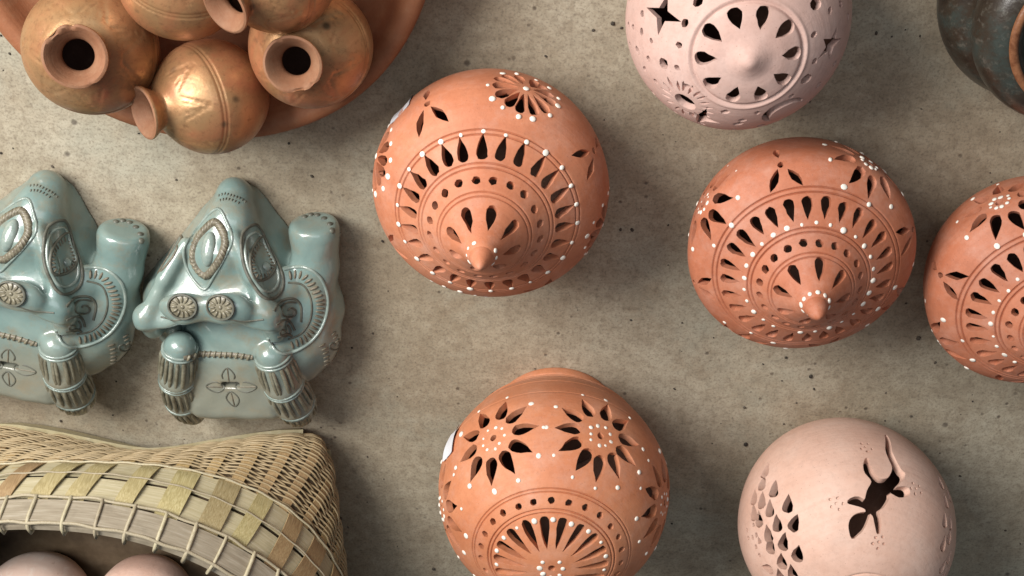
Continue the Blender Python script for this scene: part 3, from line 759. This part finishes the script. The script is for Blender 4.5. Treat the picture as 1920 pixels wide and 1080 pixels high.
# ---------------------------------------------------------------- celadon elephants
def surface_net(f, lo, hi, h):
    """mesh of f = 0 (naive surface nets)"""
    ax = [np.arange(lo[i], hi[i] + h, h) for i in range(3)]
    X, Y, Z = np.meshgrid(*ax, indexing='ij'); D = f(X, Y, Z)
    s = D < 0; nx, ny, nz = D.shape
    cnt = np.zeros((nx - 1, ny - 1, nz - 1), int); pos = np.zeros((nx - 1, ny - 1, nz - 1, 3)); w = np.zeros((nx - 1, ny - 1, nz - 1))
    corners = [(i, j, k) for i in (0, 1) for j in (0, 1) for k in (0, 1)]
    g = lambda A, c: A[c[0]:nx - 1 + c[0], c[1]:ny - 1 + c[1], c[2]:nz - 1 + c[2]]
    for a in corners:
        for ax_ in range(3):
            if a[ax_]: continue
            b = list(a); b[ax_] = 1; b = tuple(b)
            da, db = g(D, a), g(D, b); cr = (da < 0) != (db < 0)
            t_ = np.where(cr, da / np.where(cr, da - db, 1), 0)
            for q in range(3):
                pos[..., q] += np.where(cr, a[q] + (t_ if q == ax_ else 0), 0)
            w += cr
    act = w > 0; idx = -np.ones(act.shape, int); idx[act] = np.arange(act.sum())
    I = np.argwhere(act); V = (I + pos[act] / w[act][:, None]) * h + np.array(lo)
    F = []
    for ax_ in range(3):
        o1, o2 = [(1, 2), (2, 0), (0, 1)][ax_]
        sl0 = [slice(None)] * 3; sl1 = [slice(None)] * 3; sl0[ax_] = slice(0, -1); sl1[ax_] = slice(1, None)
        a, b = s[tuple(sl0)], s[tuple(sl1)]
        E_ = np.argwhere(a != b); inside = a[a != b]
        ok = (E_[:, o1] > 0) & (E_[:, o2] > 0) & (E_[:, o1] < D.shape[o1] - 1) & (E_[:, o2] < D.shape[o2] - 1)
        E_ = E_[ok]; inside = inside[ok]; q = []
        for d1, d2 in ((-1, -1), (0, -1), (0, 0), (-1, 0)):
            c = E_.copy(); c[:, o1] += d1; c[:, o2] += d2; q.append(idx[c[:, 0], c[:, 1], c[:, 2]])
        q = np.stack(q, 1); q[~inside] = q[~inside][:, ::-1]; F.append(q)
    return V, np.concatenate(F).tolist()
def smin(a, b, k):
    h = np.clip(0.5 + 0.5 * (b - a) / k, 0, 1); return b * (1 - h) + a * h - k * h * (1 - h)
def s_cone(X, Y, Z, a, b, ra, rb):
    ax_, ay, az = a; dx, dy, dz = b[0] - ax_, b[1] - ay, b[2] - az; L = dx*dx + dy*dy + dz*dz
    t_ = np.clip(((X - ax_) * dx + (Y - ay) * dy + (Z - az) * dz) / L, 0, 1)
    return np.sqrt((X - ax_ - t_*dx)**2 + (Y - ay - t_*dy)**2 + (Z - az - t_*dz)**2) - (ra + (rb - ra) * t_)
def s_ell(X, Y, Z, c, r, M3=None):
    x, y, z = X - c[0], Y - c[1], Z - c[2]
    if M3 is not None:
        m = M3; x, y, z = (m[0][0]*x + m[1][0]*y + m[2][0]*z, m[0][1]*x + m[1][1]*y + m[2][1]*z, m[0][2]*x + m[1][2]*y + m[2][2]*z)
    k = np.sqrt((x/r[0])**2 + (y/r[1])**2 + (z/r[2])**2); return (k - 1) * min(r)
def s_box(X, Y, Z, c, h, rad):
    qx, qy, qz = abs(X - c[0]) - h[0] + rad, abs(Y - c[1]) - h[1] + rad, abs(Z - c[2]) - h[2] + rad
    return np.sqrt(np.maximum(qx, 0)**2 + np.maximum(qy, 0)**2 + np.maximum(qz, 0)**2) + np.minimum(np.maximum(qx, np.maximum(qy, qz)), 0) - rad
EAR = Matrix.Rotation(radians(38), 3, 'Y') @ Matrix.Rotation(radians(-12), 3, 'X')
EARL = Matrix.Rotation(radians(-52), 3, 'Y')
COLS = {-1: [((-.036, .018, .072), .0150), ((-.046, -.020, .066), .0165), ((-.050, -.055, .052), .0170), ((-.050, -.082, .036), .0150)],
        1: [((.048, .010, .070), .0160), ((.052, -.026, .064), .0180), ((.056, -.058, .050), .0190), ((.055, -.082, .034), .0165)]}
def s_plane(X, Y, Z, p, q, r, inside):
    p, q, r = Vector(p), Vector(q), Vector(r); n = (q - p).cross(r - p).normalized()
    if n.dot(Vector(inside) - p) > 0: n = -n
    return (X - p.x) * n.x + (Y - p.y) * n.y + (Z - p.z) * n.z
def smax(a, b, k): return -smin(-a, -b, k)
def elephant_sdf(X, Y, Z):
    c = lambda *a: s_cone(X, Y, Z, *a)
    T_, CR, CL, IN = (.0175, .152, .030), (.0560, .060, .090), (-.0640, .050, .086), (.004, .085, .04)
    head = s_plane(X, Y, Z, (T_[0], T_[1], T_[2] + .004), CR, CL, IN)                          # forehead shield
    head = smax(head, s_plane(X, Y, Z, (.0265, .146, .030), CR, (.058, .100, .012), IN), .0045)   # right cheek
    head = smax(head, s_plane(X, Y, Z, (.0065, .146, .030), CL, (-.050, .085, .010), IN), .0045)  # left cheek
    head = smax(head, s_plane(X, Y, Z, (-.05, .046, .10), (.05, .050, .10), (.0, .040, .0), IN), .010)
    head = smax(smax(head, Y - .147, .008), X - .082, .008)
    head = smin(head, c((.0180, .147, .018), (.0170, .128, .033), .0150, .0200), .010)
    head = smin(head, c((.0170, .128, .033), (.0100, .104, .046), .0200, .0280), .010)
    for P_ in (((.0250, .1260, .0580), (.0400, .0950, .0720), (.0530, .0620, .0850)), ((-.0200, .1170, .0540), (-.0400, .0880, .0680), (-.0600, .0540, .0790))):
        for a_, b_ in zip(P_[:-1], P_[1:]): head = smin(head, c(a_, b_, .0055, .0075), .005)          # brow ridges
    head = smin(head, c((.0530, .062, .080), (.0535, .038, .074), .0110, .0100), .006)         # crown corners hang down
    head = smin(head, c((-.0600, .054, .076), (-.0600, .034, .064), .0115, .0100), .006)
    head = smin(head, s_ell(X, Y, Z, (-.018, .072, .090), (.022, .016, .010)), .008)           # two skull bumps
    head = smin(head, s_ell(X, Y, Z, (.022, .072, .091), (.022, .016, .010)), .008)
    head = smax(head, -s_ell(X, Y, Z, (.003, .038, .092), (.040, .020, .022)), .006)           # arch under the crown
    ears = s_ell(X, Y, Z, (.075, .042, .046), (.040, .048, .0115), EAR)
    ears = smax(ears, -s_ell(X, Y, Z, (.0820, .045, .0640), (.022, .028, .012), EAR), .004)
    ears = np.minimum(ears, s_ell(X, Y, Z, (-.058, .034, .040), (.026, .034, .012), EARL))
    body = s_ell(X, Y, Z, (.030, .010, .032), (.074, .062, .042))
    body = smin(body, s_box(X, Y, Z, (.003, -.030, .036), (.045, .042, .034), .012), .009)
    leg = c((.078, .036, .030), (.085, .078, .027), .0260, .0210)
    leg = smin(leg, c((.085, .078, .027), (.0885, .112, .024), .0200, .0230), .008)
    leg = smax(leg, Y - .1235, .004)
    leg = np.minimum(leg, c((-.030, .040, .022), (-.026, .080, .018), .024, .018))
    d = smin(smin(body, leg, .010), ears, .003)
    d = smin(d, head, .004)
    for sgn in (-1, 1):
        K = COLS[sgn]
        for (a, ra), (b, rb) in zip(K[:-1], K[1:]): d = smin(d, c(a, b, ra, rb), .003)
    d = np.maximum(d, -s_box(X, Y, Z, (.0042, -.0256, .066), (.0085, .0035, .018), .002))     # slot in the back
    lump = .0005 * np.sin(95 * X + 40 * Y) * np.sin(80 * Y - 60 * Z) + .0004 * np.sin(190 * X - 70 * Z) * np.sin(170 * Y + 1)
    return np.maximum(d + lump, -Z + 0.0005 + 0.002 * np.sin(90 * X) * (Y < -.05))
D0 = Vector((-0.235, -0.49, -0.84)).normalized()      # the ornaments were pressed in from the front and above
def make_elephant():
    V, F = surface_net(elephant_sdf, (-.10, -.11, -.004), (.135, .17, .116), .0014)
    me = pymesh('body', V, F); root = empty('celadon_elephant', (0, 0, 0))
    body = link_mesh('body', me, M['celadon'], root, 180)
    sm = bmesh.new(); sm.from_mesh(me)
    for _ in range(1): bmesh.ops.smooth_vert(sm, verts=sm.verts, factor=0.5, use_axis_x=True, use_axis_y=True, use_axis_z=True)
    sm.to_mesh(me); bvh = BVHTree.FromBMesh(sm); sm.free()
    for q in me.polygons: q.use_smooth = True
    def snap(p, lift=0.0):
        h, n, _, _ = bvh.ray_cast(Vector(p) - D0 * 0.15, D0)
        if h is None:
            h, n, _, _ = bvh.find_nearest(Vector(p))
        if n.dot(D0) > 0: n = -n
        return h + n * lift, n
    def path(pts, closed, step=0.0016):
        P = [Vector(p) for p in pts]; 
        if closed: P.append(P[0])
        Q = dense([tuple(p) for p in P], 200) if False else None
        out = []
        N = len(P)
        for i in range(N - 1):
            p0 = P[i - 1] if i > 0 else (P[N - 2] if closed else P[0]); p1, p2 = P[i], P[i + 1]; p3 = P[i + 2] if i + 2 < N else (P[1] if closed else P[-1])
            m = max(2, int((p2 - p1).length / step))
            for k in range(m):
                t_ = k / m
                out.append(0.5 * ((2 * p1) + (p2 - p0) * t_ + (2*p0 - 5*p1 + 4*p2 - p3) * t_**2 + (3*p1 - p0 - 3*p2 + p3) * t_**3))
        if not closed: out.append(P[-1])
        return out
    def tube_on(name, pts, r, mat, closed=False, lift=0.0, parent=None):
        b = MB(); Q = [snap(p, lift)[0] for p in path(pts, closed)]
        for _ in range(2):
            Q = [Q[i] if (not closed and i in (0, len(Q) - 1)) else (Q[i - 1] + Q[i] * 2 + Q[(i + 1) % len(Q)]) / 4 for i in range(len(Q))]
        b.tube(Q, r, 6, closed); return b.build(name, mat, parent or root, 80)
    def rope(name, pts, r, mat, closed, gap, slant, lift=0.0004, length=1.5):
        Q = path(pts, closed, 0.0008); b = MB(); acc = 0; last = Q[0]; first = True
        for i in range(len(Q) - 1):
            acc += (Q[i + 1] - Q[i]).length
            if acc < gap: continue
            acc = 0; p, n = snap(Q[i], lift); p2, _ = snap(Q[i + 1], lift); tdir = (p2 - p)
            if tdir.length < 1e-7: continue
            tdir.normalize(); n = (n - tdir * n.dot(tdir)).normalized(); side = n.cross(tdir)
            ex = (side * cos(slant) + tdir * sin(slant)); ey = n.cross(ex)
            b.ball(p, r * length, r * 0.62, r * 0.8, Matrix((ex, ey, n)).transposed(), 8, 5)
        return b.build(name, mat, root, 80)
    border = [(0.0173, 0.158, 0.065), (0.0227, 0.143, 0.065), (0.0249, 0.127, 0.065), (0.016, 0.1095, 0.065), (0.0047, 0.0915, 0.065), (-0.0058, 0.0765, 0.065), (-0.014, 0.0848, 0.065), (-0.0196, 0.0988, 0.065), (-0.0196, 0.1165, 0.065), (-0.0128, 0.129, 0.065), (-0.0008, 0.1439, 0.065), (0.0094, 0.1549, 0.065)]
    tube_on('diamond_border', border, 0.0015, M['celadon_pale'], True)
    ropep = [(0.0112, 0.1452, 0.065), (0.0167, 0.138, 0.065), (0.0187, 0.1257, 0.065), (0.0141, 0.112, 0.065), (0.0058, 0.0992, 0.065), (-0.0032, 0.0901, 0.065), (-0.01, 0.0964, 0.065), (-0.0129, 0.1065, 0.065), (-0.0114, 0.1166, 0.065), (-0.0064, 0.1278, 0.065), (0.0015, 0.1378, 0.065)]
    tube_on('diamond_bed', ropep, 0.0042, M['celadon_brown'], True, -0.0016)
    rope('diamond_rope', ropep, 0.0024, M['celadon_rose'], True, 0.0034, radians(35), 0.0008, 1.7)
    p, n = snap((0.0038, 0.1210, 0.07), -0.0016); a, _ = snap((0.0077, 0.1424, 0.07)); c_, _ = snap((-0.0011, 0.1040, 0.07)); ax_ = (a - c_).normalized(); n = (n - ax_ * n.dot(ax_)).normalized()
    b = MB(); b.ball(p, (a - c_).length * .46, 0.0066, 0.0052, Matrix((ax_, n.cross(ax_), n)).transposed(), 20, 12); b.build('forehead_gem', M['celadon_pale'], root, 180)
    eye = [(0.0454, 0.1404, 0.06), (0.0342, 0.1329, 0.06), (0.0308, 0.1192, 0.06), (0.0309, 0.0991, 0.06), (0.0354, 0.0825, 0.06), (0.0426, 0.0683, 0.06), (0.0522, 0.0646, 0.06), (0.0609, 0.0726, 0.06), (0.064, 0.0856, 0.06), (0.0609, 0.1021, 0.06), (0.0543, 0.1196, 0.06), (0.0505, 0.1332, 0.06)]
    tube_on('eye_outline', eye, 0.0017, M['celadon_line'], True, -0.0003)
    mid = Vector((.046, .101, .06)); tube_on('eyelid', [mid + (Vector(q) - mid) * .80 for q in eye], 0.0017, M['celadon_pale'], True, -0.0004)
    lid = [(0.0504, 0.1282, 0.06), (0.0395, 0.1144, 0.06), (0.0364, 0.0992, 0.06), (0.0391, 0.0851, 0.06), (0.0491, 0.0853, 0.06), (0.0582, 0.097, 0.06), (0.0555, 0.1121, 0.06)]
    tube_on('eye_rim', lid, 0.0015, M['celadon_line'], True)
    mid = Vector((.048, .100, .06)); rope('eye_lashes', [mid + (Vector(q) - mid) * .78 for q in lid], 0.0013, M['celadon_brown'], True, 0.0030, 0.2, 0.0, 2.0)
    p, n = snap((0.0505, 0.0975, 0.06), -0.0006); T = n.orthogonal().normalized(); b = MB(); b.ball(p, .0048, .0048, .0034, Matrix((T, n.cross(T), n)).transposed(), 14, 8); b.build('eyeball', M['celadon_pale'], root, 180)
    tube_on('eye_outline', [(-0.0262, 0.1284, 0.06), (-0.0393, 0.1081, 0.06), (-0.0516, 0.0875, 0.06), (-0.0442, 0.0915, 0.06), (-0.032, 0.1057, 0.06), (-0.0256, 0.1184, 0.06)], 0.0012, M['celadon_brown'], True)
    for q in ((-0.0138, 0.086, 0.11), (0.0194, 0.086, 0.11)):
        p, n = snap(q, 0.0002); T = (Vector((1, 0, 0)) - n * n.x).normalized(); B = n.cross(T); b = MB(); rx, ry = .0125, .0108
        ring = MB(); ring.tube([p + T * rx * cos(t_) + B * ry * sin(t_) for t_ in np.linspace(0, 2 * pi, 28, endpoint=False)], .0012, 6, True)
        for k in range(12):
            t_ = 2 * pi * k / 12; dd = T * cos(t_) + B * sin(t_); b.ball(p + T * rx * .62 * cos(t_) + B * ry * .62 * sin(t_), .0036, .0013, .0016, Matrix((dd, n.cross(dd), n)).transposed(), 8, 5)
        b.ball(p, .0022, .0022, .0016, Matrix((T, B, n)).transposed(), 8, 5); b.ball(p - n * .0012, rx, ry, .0014, Matrix((T, B, n)).transposed(), 20, 6)
        o = b.build('rosette', M['celadon_rose'], root, 60); ring.build('rosette_ring', M['celadon_line'], o, 60)
    earo = [(0.0642, 0.0915, 0.055), (0.082, 0.0945, 0.055), (0.0961, 0.0838, 0.055), (0.1011, 0.0618, 0.055), (0.0952, 0.0363, 0.055), (0.0811, 0.0158, 0.055), (0.0604, 0.0036, 0.055), (0.0473, 0.0063, 0.055), (0.0417, 0.0208, 0.055)]
    eari = [(0.0662, 0.0779, 0.055), (0.08, 0.0753, 0.055), (0.0854, 0.0587, 0.055), (0.0822, 0.0389, 0.055), (0.0723, 0.0243, 0.055), (0.0596, 0.0183, 0.055)]
    tube_on('ear_edge', earo, 0.0017, M['celadon_pale'])
    tube_on('ear_fold', eari, 0.0010, M['celadon_line'])
    midp = [tuple((Vector(earo[i]) + Vector(q)) / 2) for i, q in zip((0, 1, 3, 4, 5, 6), eari)]
    rope('ear_frill', midp, 0.0021, M['celadon_brown'], False, 0.0042, 0.1, 0.0, 2.2)
    for pts in ([(0.0514, 0.053, 0.06), (0.0583, 0.0615, 0.06), (0.0704, 0.0645, 0.06), (0.0766, 0.0562, 0.06), (0.0749, 0.0393, 0.06)], [(0.0521, 0.0388, 0.06), (0.0598, 0.0432, 0.06), (0.0653, 0.0391, 0.06), (0.0679, 0.0305, 0.06)], [(0.0516, 0.0245, 0.06), (0.0592, 0.0275, 0.06), (0.0649, 0.0247, 0.06)]):
        tube_on('ear_fold', pts, 0.0013, M['celadon_line'])
    for pts in ([(0.0064, 0.1508, 0.03), (0.0138, 0.1535, 0.03), (0.0205, 0.1515, 0.03), (0.0271, 0.149, 0.03), (0.0324, 0.1446, 0.03)], [(0.008, 0.1480, 0.033), (0.0152, 0.1500, 0.033), (0.022, 0.1482, 0.033), (0.0274, 0.1449, 0.033)]):
        rope('trunk_band', pts, 0.0012, M['celadon_line'], False, 0.0026, 0.1, 0.0, 1.4)
    for q in [(0.081, 0.1288, 0.025), (0.0871, 0.1312, 0.025), (0.0929, 0.1308, 0.025), (0.0985, 0.1274, 0.025), (0.1026, 0.1216, 0.025), (0.1039, 0.1149, 0.025)]:
        p, n = snap(q, -0.0004); T = n.orthogonal().normalized(); b = MB(); b.ball(p, .0030, .0030, .0022, Matrix((T, n.cross(T), n)).transposed(), 10, 6); b.build('toenail', M['celadon_line'], root, 80)
    col = [(-0.0298, 0.0150, 0.085), (-0.0175, 0.0172, 0.085), (-0.0054, 0.018, 0.085), (0.0065, 0.018, 0.085), (0.0183, 0.0178, 0.085), (0.0334, 0.0155, 0.085)]
    tube_on('saddle_edge', col, 0.0030, M['celadon_brown'], False, -0.001)
    rope('saddle_rope', col, 0.0024, M['celadon_rose'], False, 0.0046, radians(20), 0.0012, 1.6)
    ctr = Vector((.0042, -.0256, .075))
    for tip, sd in (((.0053, -.0025, .075), (1, 0)), ((-.0180, -.025, .075), (0, 1)), ((.0300, -.0240, .075), (0, 1)), ((.0061, -.0480, .075), (1, 0))):
        tip = Vector(tip); s_ = Vector((sd[0], sd[1], 0)) * .0062; m = ctr.lerp(tip, .58); st = ctr.lerp(tip, .2)
        tube_on('back_petal', [st, m + s_, tip, m - s_], 0.0008, M['celadon_line'], True); tube_on('back_petal', [ctr.lerp(tip, .3), tip], 0.0007, M['celadon_brown'])
    def spiral(c0, r0, turns, flip=1): return [(c0[0] + r0 * (1 - .8 * t_) * cos(flip * 2 * pi * turns * t_ + 1), c0[1] + r0 * (1 - .8 * t_) * sin(flip * 2 * pi * turns * t_ + 1), c0[2]) for t_ in np.linspace(0, 1, 12)]
    for c0, r0, tn, fl in (((.066, .050, .058), .0105, 1.3, 1), ((.058, .030, .060), .0075, 1.1, -1), ((.096, -.002, .035), .0075, 1.2, -1)):
        tube_on('scroll', spiral(c0, r0, tn, fl), .0010, M['celadon_line'])
    for sx in (-1, 1): tube_on('crown_line', [(.004 + sx * .012, .070, .10), (.004 + sx * .030, .066, .10), (.004 + sx * .046, .062, .09)], .0009, M['celadon_line'])
    for sgn in (-1, 1):                                     # tasselled cords either side of the saddle
        K = COLS[sgn]
        for (a, ra), (b_, rb) in zip(K[:-1], K[1:]):
            a, b_ = Vector(a), Vector(b_); d = (b_ - a).normalized(); X = Vector((1, 0, 0)) - d * d.x; X.normalize(); Y = d.cross(X)
            for t_ in (0.02, .12):
                c_ = a.lerp(b_, t_); rad = ra + (rb - ra) * t_ + .0002; bb = MB(); bb.tube([c_ + (X * cos(k) + Y * sin(k)) * rad for k in np.linspace(0, 2 * pi, 24, endpoint=False)], .0015, 6, True); bb.build('tassel_band', M['celadon_tassel' if random.random() < .4 else 'celadon_pale'], root, 80)
            for k in range(18):
                ang = 2 * pi * k / 18 + random.gauss(0, .05); e = X * cos(ang) + Y * sin(ang)
                bb = MB(); bb.tube([a.lerp(b_, t_) + e * (ra + (rb - ra) * t_ + (.0006 if .25 < t_ < .9 else -.0008)) for t_ in (.18, .3, .5, .75, .95)], .0019 * random.uniform(.8, 1.25), 6); bb.build('tassel_strand', M['celadon_tassel'], root, 80)
        a, ra = K[0]; bb = MB(); bb.ball((a[0], a[1] + .004, a[2] + .003), .0110 if sgn < 0 else .0095, .0095, .0090, None, 16, 10); bb.build('cord_knot', M['celadon'], root, 180)
    rope('saddle_cloth_fringe', [(.095, .012, .03), (.100, -.005, .03), (.101, -.02, .03), (.098, -.035, .03)], .0017, M['celadon_brown'], False, .0042, .2, 0, 2.2)
    rope('saddle_cloth_fringe', [(.082, .000, .03), (.086, -.012, .03), (.086, -.03, .03), (.082, -.045, .03)], .0017, M['celadon_brown'], False, .0042, .2, 0, 2.2)
    return root
E1 = make_elephant()
E1.location = (-0.3218, -0.6753, 0)
tag(E1, 'pale blue-green celadon elephant lying down, whole in view, between basket and gilded pots', 'elephant', 'celadon elephants')
def copy_tree(o, parent=None):
    c = o.copy(); COL.objects.link(c); c.parent = parent
    for ch in list(o.children): copy_tree(ch, c)
    return c
E2 = copy_tree(E1)
E2.location = (-0.5230, -0.6590, 0); E2.rotation_euler = (0, 0, radians(-13)); E2.scale = (1.03, 0.98, 0.97)
E2['label'] = 'pale blue-green celadon elephant cut off by the left edge of the picture'

# ---------------------------------------------------------------- bamboo basket with clay pots
BH = 0.19
def bsec(a, h, off=0.0):
    n = 2.15 + 22 * (1 - min(h, 1)) ** 5.5; rr = .158 + .082 * max(h, 0) ** .7 + .026 * sin(pi * min(max(h, 0), 1) ** 1.3)
    rr *= 1 - .115 * (1 - min(max(h, 0), 1)) ** 1.6 * (1 - sin(2 * a) ** 2) + .035 * (1 - min(max(h, 0), 1)) ** 2 * abs(sin(2 * a)) ** 10
    c, s = cos(a), sin(a); k = (abs(c) ** n + abs(s) ** n) ** (-1 / n) * rr
    nx, ny = (abs(c) ** (n - 1)) * (1 if c > 0 else -1), (abs(s) ** (n - 1)) * (1 if s > 0 else -1); l = hypot(nx, ny) or 1
    z = h * BH + 0.004 + 0.010 * (1 - min(h, 1)) ** 2 * (1 - min(1.0, (abs(c * s) * 2) ** 1.5))
    return Vector((-.046 * h + k * c + off * nx / l, -.033 * h + k * s + off * ny / l, z))
def strip_up(a, h0, h1, w, off, thick, nseg, tuck=0.0, lean=0.0):
    """flat slat running up the basket wall at angle a"""
    b = MB(); V = []; F = []
    for i in range(nseg + 1):
        t_ = i / nseg; h = h0 + (h1 - h0) * t_; e = tuck * (abs(t_ - .5) * 2) ** 4; aa = a + lean * t_
        p0 = bsec(aa, h, off - e); d = bsec(aa + .01, h, off - e) - p0; d.normalize(); up = Vector((0, 0, 1)); n = d.cross(up).normalized()
        for sx, sn_ in ((-1, 0), (1, 0), (1, 1), (-1, 1)): V.append(p0 + d * (sx * w / 2) - n * (sn_ * thick))
    for i in range(nseg):
        for k in range(4): F.append((4*i + k, 4*i + (k+1) % 4, 4*i + 4 + (k+1) % 4, 4*i + 4 + k))
    F.append((3, 2, 1, 0)); F.append(tuple(4 * nseg + k for k in range(4))); b.add(V, F); return b
def hoop(h0, h1, off, thick, n=220, wav=0.0, m=0):
    b = MB(); V = []; F = []
    for i in range(n):
        a = 2 * pi * i / n; e = wav * sin(m * a)
        V += [bsec(a, h0, off + e), bsec(a, h1, off + e), bsec(a, h1, off + e - thick), bsec(a, h0, off + e - thick)]
    for i in range(n):
        j = (i + 1) % n
        for k in range(4): F.append((4*i + k, 4*j + k, 4*j + (k+1) % 4, 4*i + (k+1) % 4))
    b.add(V, F); return b
def make_basket():
    random.seed(8)
    root = empty('woven_basket', (-0.424, -0.975, 0)); tag(root, 'square-bottomed woven bamboo basket with lashed round rim, bottom left corner', 'basket')
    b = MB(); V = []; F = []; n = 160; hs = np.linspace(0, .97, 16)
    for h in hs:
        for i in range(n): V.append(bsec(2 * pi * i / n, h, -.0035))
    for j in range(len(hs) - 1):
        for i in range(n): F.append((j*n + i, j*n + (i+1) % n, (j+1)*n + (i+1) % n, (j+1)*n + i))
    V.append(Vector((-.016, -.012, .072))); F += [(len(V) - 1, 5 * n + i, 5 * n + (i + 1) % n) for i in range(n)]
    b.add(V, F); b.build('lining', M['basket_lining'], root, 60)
    NS = 60
    for i in range(NS): strip_up(2 * pi * (i + .5) / NS + random.gauss(0, .004), .015, .62, 0.0100 + random.uniform(-.001, .002), .0010, .0016, 12).build('stake', M['cane_stake'], root, 40)
    rows = MB(); nr = 46
    for r_ in range(nr):
        h = .045 + .53 * r_ / (nr - 1); pts = []; m = NS * 4; jx = random.uniform(-.001, .001)
        for i in range(m):
            a = 2 * pi * i / m; under = cos(NS / 2 * a + pi * (r_ % 2) - NS / 2 * pi / NS)
            pts.append(bsec(a, h + .0028 * sin(3 * a + r_) * .5 + random.gauss(0, .0011), -.0002 + .0024 * under + jx))
        rows.tube(pts, .00098, 5, True)
    tag(rows.build('weft_strands', M['cane_weft'], root, 80), kind='stuff')
    for k in range(4):                                       # flat sticks along the four bottom edges
        pts = []; a0 = pi / 2 * k + pi / 4
        V = []; F = []; ns = 18
        for i in range(ns + 1):
            a = a0 + .06 + (pi / 2 - .12) * i / ns
            V += [bsec(a, -.008, .0075), bsec(a, .075, .0065), bsec(a, .075, .0010), bsec(a, -.008, .0010)]
        for i in range(ns):
            for q in range(4): F.append((4*i + q, 4*i + 4 + q, 4*i + 4 + (q+1) % 4, 4*i + (q+1) % 4))
        F += [(0, 1, 2, 3), tuple(4 * ns + q for q in (3, 2, 1, 0))]
        bb = MB(); bb.add(V, F); bb.build('base_stick', M['bamboo_pale'], root, 40)
    for h0, h1 in ((.585, .705), (.725, .855)): hoop(h0, h1, .0018, .0014, 240, .0005, 23).build('hoop', M['bamboo_pale'], root, 40)
    NV = 43
    for i in range(NV):
        m = random.choice(['bamboo_yellow', 'bamboo_yellow', 'bamboo_tan', 'bamboo_yellow', 'bamboo_yellow'])
        strip_up(2 * pi * i / NV + random.gauss(0, .006), .565, .875, 0.0190 + random.uniform(-.003, .003), .0048, .0012, 8, .0042, random.gauss(0.01, .012)).build('slat', M[m], root, 40)
    for h, off, r_ in ((.715, .0058, .0008), (.872, .0070, .0014), (.998, .0060, .0017), (.578, .0030, .0011)):
        bb = MB(); m = 260; ph = random.uniform(0, 6)
        bb.tube([bsec(2 * pi * i / m, h + .004 * sin(27 * 2 * pi * i / m + ph) * (h > .8) + .006 * sin(4 * pi * i / m + ph) * (h < .8), off + .0006 * sin(50 * 2 * pi * i / m)) for i in range(m)], r_, 6, True); bb.build('binding_strand', M['lashing'], root, 80)
    hoop(.885, .99, .0062, .0042, 240).build('rim_hoop', M['rim_wood'], root, 40)
    hoop(.885, .985, -.0022, .0040, 240).build('rim_hoop', M['rim_wood'], root, 40)
    NL = 56
    for i in range(NL):
        a = 2 * pi * (i + .3) / NL + random.gauss(0, .008); ln = random.gauss(.018, .010); P = []
        for t_, h, off in ((0, .862, .0045), (.05, .872, .0074), (.3, .905, .0073), (.7, .97, .0073), (.9, .998, .0058), (1.0, 1.006, .0005), (1.05, 1.0, -.0065), (1.1, .93, -.0085), (1.1, .87, -.0080)): P.append(bsec(a - ln * t_, h, off))
        bb = MB(); bb.tube(P, .0017 * random.uniform(.8, 1.25), 6); bb.build('lashing', M['lashing'], root, 80)
make_basket()

def scuffed():
    t = NT('scuffed_bisque'); co = t.coord()
    a = t.noise(16, 5, .6, co); col = t.ramp(a, [(.3, (.66, .45, .36)), (.55, (.72, .54, .45)), (.75, (.74, .62, .54))])
    s = t.noise(1.0, 4, .7, t.coord((140, 30, 60)), .6); col = t.mix(t.ramp(s, [(.52, 0.), (.7, .55)]), col, (.78, .70, .62))
    s2 = t.noise(1.0, 3, .7, t.coord((30, 190, 80)), .8); col = t.mix(t.ramp(s2, [(.62, 0.), (.72, .6)]), col, (.42, .24, .16))
    return t.out(col, .5, t.bump(s, .3, .0008), spec=.5)
M['scuffed'] = scuffed()
PB = [(.40, -.97), (.46, -.93), (.62, -.80), (.86, -.50), (.98, -.15), (1, .08), (.93, .40), (.78, .66), (.58, .83), (.36, .945), (.15, .985), (0, .99)]
for i, (loc, R, tilt, lab) in enumerate([((-0.5330, -0.941, .0725), .0560, (.10, .05, .3), 'scuffed pale clay ball pot inside the basket at the left edge'), ((-0.4240, -0.938, .0725), .0495, (-.06, .04, 1.2), 'smaller pale clay pot inside the basket, right of the scuffed one')]):
    r_ = empty('clay_ball_pot', loc); tag(r_, lab, 'pot', 'clay pots in the basket')
    pt = Pot(R, PB, grooves=[(.55, .0012, .0006)], nseg=96, seed=i); pt.build(r_, M['scuffed'] if i == 0 else M['pale_clay']); r_.rotation_euler = (0, 0, tilt[2])

# ---------------------------------------------------------------- grit on the floor
def make_grit():
    random.seed(3); b = MB()
    for _ in range(270):
        x, y = random.uniform(-.62, .47), random.uniform(-1.0, -.33); s_ = random.choice([.0005, .0006, .0008, .001, .0011, .0014, .0018]) * random.uniform(.7, 1.2)
        if _ < 5: s_ *= 1.5
        b.ball((x, y, s_ * .35), s_ * random.uniform(.8, 1.5), s_ * random.uniform(.7, 1.1), s_ * .7, Matrix.Rotation(random.uniform(0, 3), 3, 'Z'), 6, 4)
    o = b.build('grit', M['grit'], None, 30); tag(o, 'small dark crumbs of grit scattered over the concrete floor', 'grit', kind='stuff')
make_grit()
